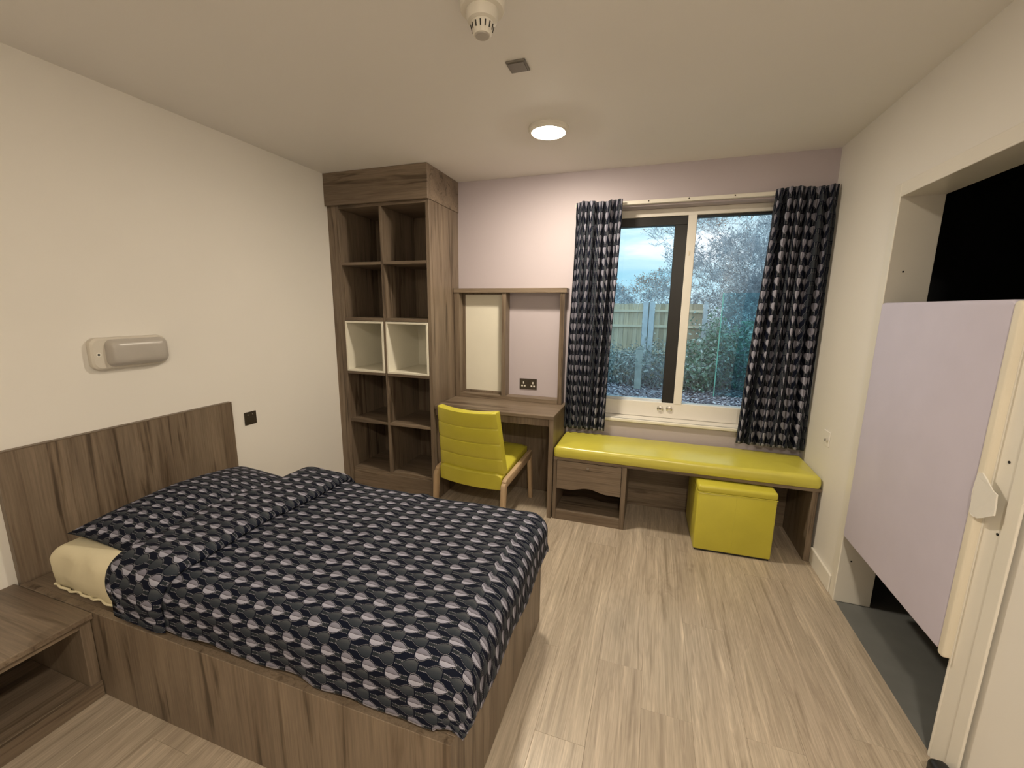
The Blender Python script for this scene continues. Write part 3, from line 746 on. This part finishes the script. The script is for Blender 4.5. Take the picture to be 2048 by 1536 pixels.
# ------------------------------------------------------------------ bed
bed = thing('bed_base', (1.0, 1.3, 0), 'boxed dark wood single bed base standing against the left wall', 'bed')
Y0, Y1, XF, ZB = 0.824, 1.786, 2.010, 0.369
bx('side_panel', bed, WOODZ, 0.032, XF, Y0, Y0 + 0.026, 0.0, ZB, 0.0015, label='near side panel')
bx('side_panel', bed, WOODZ, 0.032, XF, Y1 - 0.026, Y1, 0.0, ZB, 0.0015)
bx('foot_panel', bed, WOODZ, XF - 0.026, XF, Y0 + 0.0265, Y1 - 0.0265, 0.0, ZB, 0.0015)
bx('deck', bed, WOODX, 0.032, XF - 0.027, Y0 + 0.027, Y1 - 0.027, ZB - 0.025, ZB - 0.003)
hb = thing('headboard', (0.016, 1.32, 0.0), 'wide dark wood headboard with vertical grain fixed to the left wall behind the bed', 'headboard')
bm = B(); box(bm, 0.0005, 0.030, 0.832, 1.822, 0.0, 0.930, 0.0015); part('panel', bm, WOODZ, hb)
bm = B(); box(bm, 0.0004, 0.0308, 0.832, 1.822, 0.9302, 0.934, 0.001); part('top_edging', bm, WOODY, hb)
# nightstand
ns = thing('nightstand', (0.26, 0.5, 0), 'low open dark wood bedside unit at the near side of the bed head', 'nightstand')
bm = B(); box(bm, 0.0005, 0.512, 0.02, Y0 - 0.001, 0.345, ZB, 0.004, 2); part('top_panel', bm, WOODX, ns, label='top board')
bx('side_panel', ns, WOODZ, 0.001, 0.490, Y0 - 0.036, Y0 - 0.002, 0.0, 0.3445)
bx('side_panel', ns, WOODZ, 0.001, 0.490, 0.021, 0.05, 0.0, 0.3445)
bx('top_rail', ns, WOODY, 0.470, 0.492, 0.0505, Y0 - 0.0365, 0.318, 0.3445)
bx('bottom_shelf', ns, WOODY, 0.001, 0.480, 0.0505, Y0 - 0.0365, 0.050, 0.068)
bx('plinth', ns, WOODY, 0.4805, 0.496, 0.0505, Y0 - 0.002, 0.0, 0.068)
bx('back_panel', ns, WOODZ, 0.001, 0.015, 0.0505, Y0 - 0.0365, 0.068, 0.3445)

# mattress: soft cornered, in a creased cream sheet
bm = B(); padded(bm, 0.180, 1.985, 0.872, 1.755, ZB - 0.002, 0.562, 0.045, 0.012, 60, 30, 4, 0.003)
for v in bm.verts:
    if v.co.z < 0.56:
        v.co += Vector((0, 1, 0)) * 0.014 * noise.noise(Vector((v.co.x * 9, v.co.y * 9, v.co.z * 26 + v.co.x * 8))) - Vector((0, 0.010, 0)) * (v.co.y < 1) * math.sin((v.co.z - ZB) / 0.2 * math.pi)
mt = part('mattress', bm, SHEET, None, smooth='all'); tag(mt, 'mattress in a cream fitted sheet on the bed base', 'mattress')
bm = B()
pts = [(0.182 + 0.46 * i / 24, 0.864 + 0.004 * math.sin(i * 1.7), ZB + 0.012 + 0.004 * math.sin(i * 0.9)) for i in range(25)]
pts = [(0.180, 1.10, ZB + 0.012), (0.176, 0.90, ZB + 0.012), (0.186, 0.866, ZB + 0.014)] + pts[1:]
for a, b_ in zip(pts, pts[1:]): cyl(bm, a, b_, 0.005, n=6, cap=False)
part('sheet_hem', bm, SHEET, mt, smooth='all')

# pillow
def pillow():
    bm = B(); n = 41
    cx, cy, hx, hy, h = 0.475, 1.315, 0.265, 0.395, 0.085
    def P(u, v, s):
        a, b_ = (u - 0.5) * 2, (v - 0.5) * 2
        ea, eb = (1 - abs(a) ** 2.4), (1 - abs(b_) ** 2.8)
        t = max(0, ea * eb) ** 0.5
        xx = cx + hx * a * (1 - 0.06 * (1 - b_ * b_) * 0 - 0.05 * (1 - abs(b_)) * 0) * (0.94 + 0.06 * abs(b_) ** 3)
        yy = cy + hy * b_ * (0.95 + 0.05 * abs(a) ** 3)
        base = 0.558 + 0.020 * (1 - abs(b_)) - 0.025 * a
        w = 0.006 * noise.noise(Vector((xx * 9, yy * 9, s)))
        sc = 1.0 if s > 0 else 0.35
        return (xx, yy, base + s * h * t * sc + w * t)
    uv = lambda u, v: (u * 0.58 + 0.01, v * 0.86)
    grid(bm, n, n, lambda u, v: P(u, v, 1), uv); grid(bm, n, n, lambda u, v: P(u, v, -1), uv)
    bmesh.ops.remove_doubles(bm, verts=bm.verts, dist=0.0005)
    return tag(part('pillow', bm, FABRIC, None, smooth='all'), 'plump pillow in a navy leaf print case against the headboard', 'pillow')
pillow()

# duvet draped over the mattress
RX1, RY0, RY1, ZT, RAD = 1.985, 0.922, 1.725, 0.578, 0.085
RXc, RY0c, RY1c = RX1 - 0.02, RY0, RY1
def drape(a, b_, off=0.0, over=None):
    """cloth point (a along the bed, b across), lifted by off along the surface normal"""
    ex = max(0.0, a - RXc); ey = max(0.0, RY0c - b_, b_ - RY1c); sy = -1 if b_ < RY0c else 1
    L = math.hypot(ex, ey); lim = OH * 1.24
    if ex > 0 and ey > 0:
        fl = L if L < OH * 0.8 else OH * 0.8 + (lim - OH * 0.8) * (1 - math.exp(-(L - OH * 0.8) / (lim - OH * 0.8)))
        e = fl
    else: e = ex + ey
    dx, dy = (ex / L, sy * ey / L) if L > 0 else (0, 0)
    R = RAD
    if e <= math.pi / 2 * R: th = e / R; h = R * math.sin(th); v = R * (1 - math.cos(th)); nz = math.cos(th); nh = math.sin(th)
    else:
        q = e - math.pi / 2 * R; h = R + q * 0.04; v = R + q; nz = 0.05; nh = 1.0
    x_, y_ = min(a, RXc), min(max(b_, RY0c), RY1c)
    # gentle crown, quilting and creases
    crown = 0.018 * math.sin(math.pi * (y_ - RY0c) / (RY1c - RY0c)) * (1 if e == 0 else 0.0)
    wv = Vector((a * 2.2, b_ * 2.6, 0.3))
    w = 0.010 * noise.noise(wv) + 0.007 * noise.noise(Vector((a * 6 + b_ * 3, b_ * 7 - a * 2, 1.7))) + 0.0022 * noise.noise(Vector((a * 24, b_ * 20, 4)))
    # long crease seen across the lower half
    d1 = (a - 1.47) - 0.10 * math.sin(b_ * 3.0); w += 0.010 * math.exp(-(d1 / 0.035) ** 2) * (0.3 + 0.7 * min(1, max(0, (b_ - 0.9) * 2.2)))
    if e > RAD: w += 0.0035 * math.sin(a * 21 + b_ * 17 + 2 * noise.noise(wv * 2)) * min(1, (e - RAD) / 0.12)
    o = off + w
    p = Vector((x_ + dx * (h + nh * o), y_ + dy * (h + nh * o), ZT + crown - v + nz * o))
    return p
OH = 0.232
A0, A1, Bq0, Bq1 = 0.645, RXc + OH, RY0c - OH, RY1c + OH
def DV(u, v):
    a = A0 + (A1 - A0) * u; b_ = Bq0 + (Bq1 - Bq0) * v
    # near head end corner is drawn up a little
    if u < 0.25:
        k = (0.25 - u) / 0.25
        if b_ < RY0c: b_ = RY0c - (RY0c - b_) * (1 - 0.10 * k * k)
    lip = 0.0
    p = drape(a, b_)
    if a > RXc and b_ < RY0c:                      # the loose corner flares out over the base
        pass
    hem = min(v, 1 - v) * (Bq1 - Bq0); hem2 = (1 - u) * (A1 - A0)
    hd = min(hem, hem2)
    if hd < 0.03: p.z += 0.004 * math.sin(a * 31 + b_ * 27)
    return p
bm = B(); grid(bm, 170, 150, DV, lambda u, v: (A0 + (A1 - A0) * u, Bq0 + (Bq1 - Bq0) * v))
dv = part('duvet', bm, FABRIC, None, smooth='all')
m = dv.modifiers.new('s', 'SOLIDIFY'); m.thickness = 0.018; m.offset = 1.0 if False else -1.0
tag(dv, 'navy leaf print duvet draped over the bed, turned down at the pillow', 'duvet')
prof = [(0.70, -0.004), (0.665, -0.004), (0.636, -0.002), (0.618, 0.008), (0.614, 0.022), (0.623, 0.036), (0.646, 0.045), (0.675, 0.048), (0.70, 0.047), (0.76, 0.046), (0.82, 0.045), (0.87, 0.043), (0.905, 0.037), (0.925, 0.026), (0.931, 0.014), (0.924, 0.004), (0.90, 0.001)]
arc = [0.0]
for p, q in zip(prof, prof[1:]): arc.append(arc[-1] + math.hypot(p[0] - q[0], p[1] - q[1]))
NP = len(prof)
def FV(u, v):
    i = min(int(u * (NP - 1) + 1e-6), NP - 1); a, off = prof[i]
    b_ = Bq0 + (Bq1 - Bq0) * v
    k = max(0.0, (RY0c - b_) / OH)
    a2 = a + 0.03 * noise.noise(Vector((b_ * 3.1, 2.2, 0))) + (0.11 * k * k * k if a < 0.7 else -0.02 * k)
    if b_ < RY0c: b_ = RY0c - (RY0c - b_) * (1 - 0.12 * max(0, 1 - (a - 0.57) / 0.35))
    return drape(a2, b_, off * (1 - 0.55 * k) + 0.004 * noise.noise(Vector((a * 14, b_ * 16, 9))))
bm = B(); grid(bm, NP, 130, FV, lambda u, v: (0.7 - arc[min(int(u * (NP - 1) + 1e-6), NP - 1)] + 0.011, Bq0 + (Bq1 - Bq0) * v + 0.02))
part('turned_fold', bm, FABRIC, dv, smooth='all', label='top edge of the duvet folded back')

# ------------------------------------------------------------------ ceiling and wall fittings
def ceiling_lamp(x_, y_, mat, label):
    t = thing('ceiling_light', (x_, y_, H), label, 'light')
    bm = B(); lathe(bm, (x_, y_, H), [(0.112, -0.0005), (0.112, -0.016), (0.106, -0.024), (0.094, -0.026), (0.088, -0.020), (0.088, -0.0005)], 48); part('rim', bm, PLASTIC, t, smooth=True)
    bm = B(); lathe(bm, (x_, y_, H), [(0.0875, -0.012), (0.086, -0.022), (0.07, -0.030), (0.04, -0.034), (0.0, -0.035)], 48); part('diffuser', bm, mat, t, smooth='all', label='glowing round diffuser')
ceiling_lamp(1.824, 2.461, LAMP, 'lit round ceiling light with a white rim, between the grey sensor and the window')
ceiling_lamp(2.72, -0.45, LAMP2, 'lit round ceiling light behind the viewpoint')
sd = thing('smoke_detector', (1.855, 1.43, H), 'white smoke detector in a thick ring on the ceiling', 'smoke detector')
sx_, sy_ = 1.855, 1.43
bm = B(); lathe(bm, (sx_, sy_, H), [(0.071, -0.0005), (0.073, -0.010), (0.072, -0.036), (0.069, -0.040), (0.05, -0.040), (0.05, -0.001)], 48); part('mounting_ring', bm, PLASTIC, sd, smooth=True)
bm = B(); lathe(bm, (sx_, sy_, H), [(0.049, -0.002), (0.052, -0.042), (0.051, -0.062), (0.047, -0.070), (0.036, -0.074), (0.030, -0.076), (0.0, -0.076)], 48); part('base', bm, PLASTIC, sd, smooth=True)
bm = B(); lathe(bm, (sx_, sy_, H), [(0.036, -0.072), (0.038, -0.076), (0.031, -0.104), (0.027, -0.109), (0.0, -0.109)], 48); part('sensing_head', bm, PLASTIC, sd, smooth=True)
for k in range(14):
    a = 2 * math.pi * k / 14
    bm = B(); p0 = Vector((sx_ + 0.0372 * math.cos(a), sy_ + 0.0372 * math.sin(a), H - 0.081)); p1 = Vector((sx_ + 0.0330 * math.cos(a), sy_ + 0.0330 * math.sin(a), H - 0.097)); cyl(bm, p0, p1, 0.0022, n=8); part('vent_slot', bm, DARK, sd)
bm = B(); lathe(bm, (sx_, sy_, H), [(0.024, -0.1085), (0.022, -0.112), (0.0, -0.112)], 32); part('lens', bm, GREYLENS, sd, smooth=True, label='pale grey end disc')
cs = thing('ceiling_sensor', (1.849, 1.827, H), 'small square grey sensor plate on the ceiling', 'sensor')
bm = B(); box(bm, 1.808, 1.890, 1.786, 1.868, H - 0.008, H - 0.0005, 0.003, 2); part('plate', bm, GREYPLATE, cs)
bm = B(); box(bm, 1.816, 1.882, 1.794, 1.860, H - 0.0105, H - 0.008, 0.001); part('cover', bm, GREYPLATE, cs)

wl = thing('wall_light', (0, 1.345, 1.285), 'unlit grey rounded bulkhead light on the cream wall above the headboard', 'light')
def squircle_shell(bm, cy, cz, rows, r, n=8):
    rings = []
    for (hy_, hz_, x_, rr) in rows:
        pts = rrect(cy - hy_, cy + hy_, cz - hz_, cz + hz_, min(rr, hz_ * 0.98), n)
        rings.append([bm.verts.new((x_, p[0], p[1])) for p in pts])
    for A, C in zip(rings, rings[1:]):
        k = len(A)
        for i in range(k): bm.faces.new((A[i], A[(i + 1) % k], C[(i + 1) % k], C[i]))
    bm.faces.new(rings[-1])
bm = B(); squircle_shell(bm, 1.345, 1.287, [(0.158, 0.074, 0.0005, 0.032), (0.160, 0.076, 0.012, 0.034), (0.158, 0.074, 0.026, 0.034), (0.150, 0.066, 0.033, 0.030)], 0.03); part('base', bm, BULKBASE, wl, smooth=True)
bm = B(); squircle_shell(bm, 1.369, 1.289, [(0.130, 0.064, 0.0325, 0.028), (0.128, 0.062, 0.045, 0.028), (0.120, 0.054, 0.062, 0.026), (0.112, 0.044, 0.070, 0.024), (0.100, 0.028, 0.073, 0.02)], 0.03); part('lens', bm, GREYLENS, wl, smooth='all', label='grey plastic lens')
bm = B(); cyl(bm, (0.0325, 1.212, 1.285), (0.0345, 1.212, 1.285), 0.0105, n=22); k = part('screw_collar', bm, PLASTIC, wl)
bm = B(); cyl(bm, (0.0345, 1.212, 1.285), (0.0352, 1.212, 1.285), 0.0048, n=16); part('screw', bm, DARK, k)

# black rubber stop on the skirting beside the en-suite opening
bm = B(); box(bm, W - 0.068, W - 0.0148, 1.415, 1.520, 0.0, 0.082, 0.018, 4)
ds_ = part('door_stop', bm, RUBBER, None, smooth=True); tag(ds_, 'black rounded rubber stop on the floor at the foot of the right wall', 'door stop')

# ------------------------------------------------------------------ outdoors
ro = random.Random(21)
GZ = -0.30
bm = B(); box(bm, -14, 20, D + 0.3, 40, GZ - 0.2, GZ); struct(part('ground', bm, SOIL))
def mesh_from(name, vs, fs, mat, parent=None, org=Vector((0, 0, 0)), kind=None):
    me = bpy.data.meshes.new(name); me.from_pydata([tuple(v) for v in vs], [], fs); me.update()
    o = link(name, me, mat, parent, (0, 0, 0) if parent else org); ORIG[o.name] = org
    if kind: o['kind'] = kind
    return o
def leaf_quad(vs, fs, p, s, rnd, flat=False):
    if flat: n = Vector((rnd.uniform(-.5, .5), rnd.uniform(-.5, .5), 1)).normalized()
    else: n = Vector((rnd.gauss(0, 1), rnd.gauss(0, 1), rnd.gauss(0, 1) + 0.4)).normalized()
    a = n.orthogonal().normalized(); b_ = n.cross(a); t = rnd.uniform(0, 6.28)
    u = a * math.cos(t) + b_ * math.sin(t); w = n.cross(u); i = len(vs)
    vs += [p - u * s, p - w * s * 0.5 + n * s * 0.1, p + u * s, p + w * s * 0.5 + n * s * 0.1]; fs.append((i, i + 1, i + 2, i + 3))
def tube(vs, fs, p, q, r0, r1, n=3):
    d = (q - p)
    if d.length < 1e-6: return
    d.normalize(); a = d.orthogonal().normalized(); b_ = d.cross(a); i = len(vs)
    for k in range(n):
        c, s = math.cos(2 * math.pi * k / n), math.sin(2 * math.pi * k / n); vs.append(p + (a * c + b_ * s) * r0)
    for k in range(n):
        c, s = math.cos(2 * math.pi * k / n), math.sin(2 * math.pi * k / n); vs.append(q + (a * c + b_ * s) * r1)
    for k in range(n): fs.append((i + k, i + (k + 1) % n, i + n + (k + 1) % n, i + n + k))
# leaf litter
vs, fs = [], []
for _ in range(16000):
    y = 6.0 + 6.5 * ro.random() ** 0.9; x_ = 2.4 + (y) * ro.uniform(-0.16, 0.30)
    leaf_quad(vs, fs, Vector((x_, y, GZ + ro.uniform(0.0, 0.02))), ro.uniform(0.025, 0.055), ro, True)
tag(mesh_from('leaf_litter', vs, fs, LITTER, kind='stuff'), 'fallen leaves covering the ground outside the window', 'leaves')

# fence
FY = 11.5
def fence_panel(x0, x1, label):
    t = thing('garden_fence', ((x0 + x1) / 2, FY, GZ), label, 'fence', 'fence panels outside')
    n = int((x1 - x0) / 0.115); wv = (x1 - x0) / n; me = None
    for i in range(n):
        xx = x0 + wv * i
        if me is None:
            bm = B(); prism(bm, [(0, 0.004), (wv * 0.97, -0.012), (wv * 0.97, 0.010), (0, 0.022)], 2, 0, 1.92)
            me = bpy.data.meshes.new('board'); bmesh.ops.recalc_face_normals(bm, faces=bm.faces); bm.to_mesh(me); bm.free()
        o = link('board', me, FENCEW, t, (xx - (x0 + x1) / 2, 0.0, 0.03 + ro.uniform(-0.008, 0.008)))
    for z in (0.40, 1.08, 1.47):
        bx('rail', t, RAILW, x0 + 0.001, x1 - 0.001, FY - 0.066, FY - 0.010, z - 0.03, z + 0.03, 0)
    return t
# rails are given in world height
fence_panel(-1.2, 0.18, 'feather edge timber fence panel, mostly hidden by the left curtain')
fence_panel(0.40, 2.17, 'feather edge timber fence panel left of the pale blue fence post')
fence_panel(2.47, 3.60, 'feather edge timber fence panel between the blue post and the thin white post')
for (xx, w, lb) in ((0.29, 0.10, 'pale concrete fence post hidden behind the left curtain'), (2.32, 0.14, 'wide pale blue fence post with a dark centre slot between the two fence panels'), (3.655, 0.045, 'thin white end post of the fence beside the bushes')):
    t = thing('fence_post', (xx, FY - 0.05, GZ), lb, 'post')
    h = 2.0
    if w > 0.12:
        bx('post_half', t, CONCRETE, xx - w, xx - 0.012, FY - 0.12, FY + 0.02, GZ, GZ + h, 0.006); bx('post_half', t, CONCRETE, xx + 0.012, xx + w, FY - 0.12, FY + 0.02, GZ, GZ + h, 0.006)
        bx('web', t, STUMPW, xx - 0.012, xx + 0.012, FY - 0.06, FY + 0.02, GZ, GZ + h - 0.01, 0)
    else:
        bx('shaft', t, CONCRETE, xx - w, xx + w, FY - 0.11, FY - 0.012, GZ, GZ + h - 0.03, 0.005)
        bx('cap', t, CONCRETE, xx - w - 0.005, xx + w + 0.005, FY - 0.115, FY - 0.008, GZ + h - 0.03, GZ + h, 0.005)
t = thing('timber_post', (2.20, 9.9, GZ), 'mossy grey timber post standing low in the hedge', 'post')
bx('shaft', t, STUMPW, 2.12, 2.27, 9.85, 9.97, GZ, 0.62, 0.01); bm = B(); prism(bm, [(2.115, 0.62), (2.275, 0.62), (2.20, 0.68)], 1, 9.845, 9.975); part('weathered_cap', bm, STUMPW, t)

# shrubs
def shrub(name, label, cx, cy, rx, ry, h, nleaf, nstem, mat, ls, twigmat=TWIG, group='hedge plants outside the window'):
    t = thing(name, (cx, cy, GZ), label, 'shrub', group)
    org = Vector((cx, cy, GZ))
    vs, fs = [], []; tips = []
    for _ in range(nstem):
        b_ = Vector((ro.uniform(-rx, rx) * 0.6, ro.uniform(-ry, ry) * 0.6, 0)); p = b_.copy()
        d = Vector((ro.uniform(-.6, .6), ro.uniform(-.6, .6), 1)).normalized(); L = h * ro.uniform(0.5, 1.02); n = 6; r = 0.009
        for k in range(n):
            q = p + d * (L / n); tube(vs, fs, p, q, r, r * 0.8); r *= 0.8
            if k > 1:
                for _ in range(2):
                    dd = (d + Vector((ro.gauss(0, .8), ro.gauss(0, .8), ro.gauss(0, .4)))).normalized(); e = q + dd * ro.uniform(0.08, 0.3)
                    tube(vs, fs, q, e, 0.004, 0.002); tips.append(e)
            p = q; d = (d + Vector((ro.gauss(0, .25), ro.gauss(0, .25), ro.gauss(0, .12) - 0.05 * k))).normalized()
        tips.append(p)
    mesh_from('stems', vs, fs, twigmat, t, Vector((0, 0, 0)))
    if nleaf:
        vs, fs = [], []
        while len(fs) < nleaf:
            if ro.random() < 0.35 and tips:
                p = ro.choice(tips) + Vector((ro.gauss(0, .07), ro.gauss(0, .07), ro.gauss(0, .07)))
            else:
                a, b_, c = ro.uniform(-1, 1), ro.uniform(-1, 1), ro.random()
                if a * a + b_ * b_ + max(0, c - 0.5) ** 2 * 3 > 1: continue
                p = Vector((a * rx, b_ * ry, c * h)); p.z *= 0.85 + 0.3 * noise.noise(Vector((cx + p.x * 2, p.y * 2, 0)))
            if p.z < 0.02: continue
            leaf_quad(vs, fs, p, ls * ro.uniform(0.6, 1.3), ro)
        mesh_from('foliage', vs, fs, mat, t, Vector((0, 0, 0)), 'stuff')
    return t
shrub('bramble_bush', 'low grey green bramble bush outside the left pane, beside the curtain', 1.15, 10.6, 0.75, 0.5, 1.10, 1700, 26, BRAMBLE, 0.04)
shrub('bramble_bush', 'grey green bramble bush around the timber post outside the left pane', 1.95, 10.5, 0.65, 0.5, 1.12, 1500, 30, BRAMBLE, 0.04)
shrub('bramble_bush', 'twiggy dark bramble right of the timber post outside the left pane', 2.75, 10.4, 0.60, 0.5, 1.15, 900, 46, BRAMBLE, 0.038)
shrub('ivy_bush', 'bright leafy ivy bush low beside the mullion outside the right pane', 3.32, 10.2, 0.48, 0.5, 1.15, 2000, 20, IVY, 0.046)
shrub('ivy_bush', 'tall pale ivy bush just beyond the end of the fence', 3.98, 10.9, 0.50, 0.5, 1.75, 2600, 26, IVY, 0.046)
shrub('ivy_bush', 'green ivy bush behind the added blue reflection sheet', 4.62, 10.8, 0.50, 0.6, 2.0, 2400, 26, IVY, 0.05)
shrub('ivy_bush', 'ivy bush at the right end of the hedge by the right curtain', 5.5, 10.6, 0.6, 0.6, 1.9, 2000, 26, IVY, 0.05)
shrub('bare_bush', 'pale bare twig thicket behind the end of the fence', 4.2, 12.8, 0.9, 0.6, 3.2, 4200, 170, HAZETIPS, 0.032)
shrub('bare_bush', 'bare twig thicket behind the added reflection sheet and hedge on the right', 5.7, 12.6, 0.9, 0.6, 3.6, 4200, 170, HAZETIPS, 0.032)
shrub('bare_bush', 'smoky grey bush above the fence behind the left curtain edge', 0.9, 15.5, 0.9, 0.7, 2.9, 5000, 110, HAZETIPS, 0.04)
shrub('bare_bush', 'smoky grey bush above the fence beneath the bare tree', 2.2, 16.0, 1.1, 0.7, 2.7, 5000, 110, HAZETIPS, 0.04)

# added sheet by the hedge, standing in for a reflection in the right pane
t = thing('reflection_sheet', (4.35, 9.6, GZ), 'added tall blue tinted sheet with a green edge, standing in for a window reflection', 'reflection stand-in')
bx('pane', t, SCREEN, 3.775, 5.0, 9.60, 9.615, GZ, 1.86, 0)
bx('edge_strip', t, REFLEDGE, 3.755, 3.7745, 9.595, 9.62, GZ, 1.86, 0, label='green left edge')

# trees
def tree(label, cx, cy, h, spread, seed, nl, mat, depth=6, trunk_r=0.16, lean=0.0, lz=0.5, ls=0.05, kids=(2, 3)):
    r = random.Random(seed)
    t = thing('bare_tree', (cx, cy, GZ), label, 'tree', 'trees outside the window')
    vs, fs, tips = [], [], []
    tv, tf = [], []
    def grow(p, d, L, rad, k):
        n = 3; q = p
        for i in range(n):
            nd_ = (d + Vector((r.gauss(0, .16), r.gauss(0, .16), r.gauss(0, .10) + 0.03))).normalized(); e = q + nd_ * (L / n); r1 = rad * 0.86
            if k <= 1: tube(tv, tf, q, e, rad, r1, 6)
            else: tube(vs, fs, q, e, max(rad, 0.004), max(r1, 0.003), 3)
            q, d, rad = e, nd_, r1
            if k >= 3 and i < 2:
                sd_ = (d + Vector((r.gauss(0, .7), r.gauss(0, .7), r.gauss(0, .4)))).normalized(); f = q + sd_ * L * 0.45; tube(vs, fs, q, f, max(rad * .5, .003), .0025, 3); tips.append(f)
        if k >= depth: tips.append(q); return
        for _ in range(r.choice(kids) if k else 4):
            nd2 = (d + Vector((r.gauss(0, spread), r.gauss(0, spread), r.gauss(0, spread * .55) + 0.08))).normalized()
            grow(q, nd2, L * r.uniform(0.66, 0.86), rad * r.uniform(0.55, 0.72), k + 1)
    grow(Vector((0, 0, 0)), Vector((lean, 0, 1)).normalized(), h * 0.27, trunk_r, 0)
    mesh_from('trunk', tv, tf, BARK, t, Vector((0, 0, 0)))
    o = mesh_from('branches', vs, fs, TWIG if mat is not RUSSET or lz > 0.75 or cy < 16 else BARK, t, Vector((0, 0, 0)), 'stuff')
    if nl:
        lv, lf = [], []
        top = max(p.z for p in tips); cand = [p for p in tips if p.z > top * lz]
        while len(lf) < nl and cand:
            p = r.choice(cand) + Vector((r.gauss(0, .09), r.gauss(0, .09), r.gauss(0, .09))); leaf_quad(lv, lf, p, ls * r.uniform(.6, 1.3), r)
        mesh_from('foliage', lv, lf, mat, t, Vector((0, 0, 0)), 'stuff')
    return t
tree('bare spreading tree with a few russet leaves above the fence in the left pane', 2.15, 20.5, 3.3, 0.60, 4, 420, RUSSET, 7, 0.10, 0.05, 0.72, 0.05)
tree('bare tree behind the left curtain edge, seen above the fence', 0.45, 20.0, 3.0, 0.62, 9, 120, RUSSET, 7, 0.09, 0.0, 0.8, 0.05)
tree('tall tree with russet leaves in its top beyond the right pane', 6.05, 15.0, 7.0, 0.60, 13, 8000, RUSSET, 7, 0.085, -0.03, 0.58, 0.045, (3, 3))
tree('pale bare tree behind the bushes beyond the right pane, by the curtain', 5.9, 13.2, 4.8, 0.65, 17, 3000, HAZETIPS, 7, 0.06, -0.05, 0.3, 0.035, (3, 3))
tree('pale bare small tree over the end of the fence in the right pane', 4.75, 14.0, 3.2, 0.65, 23, 3000, HAZETIPS, 7, 0.055, 0.02, 0.35, 0.035, (3, 3))
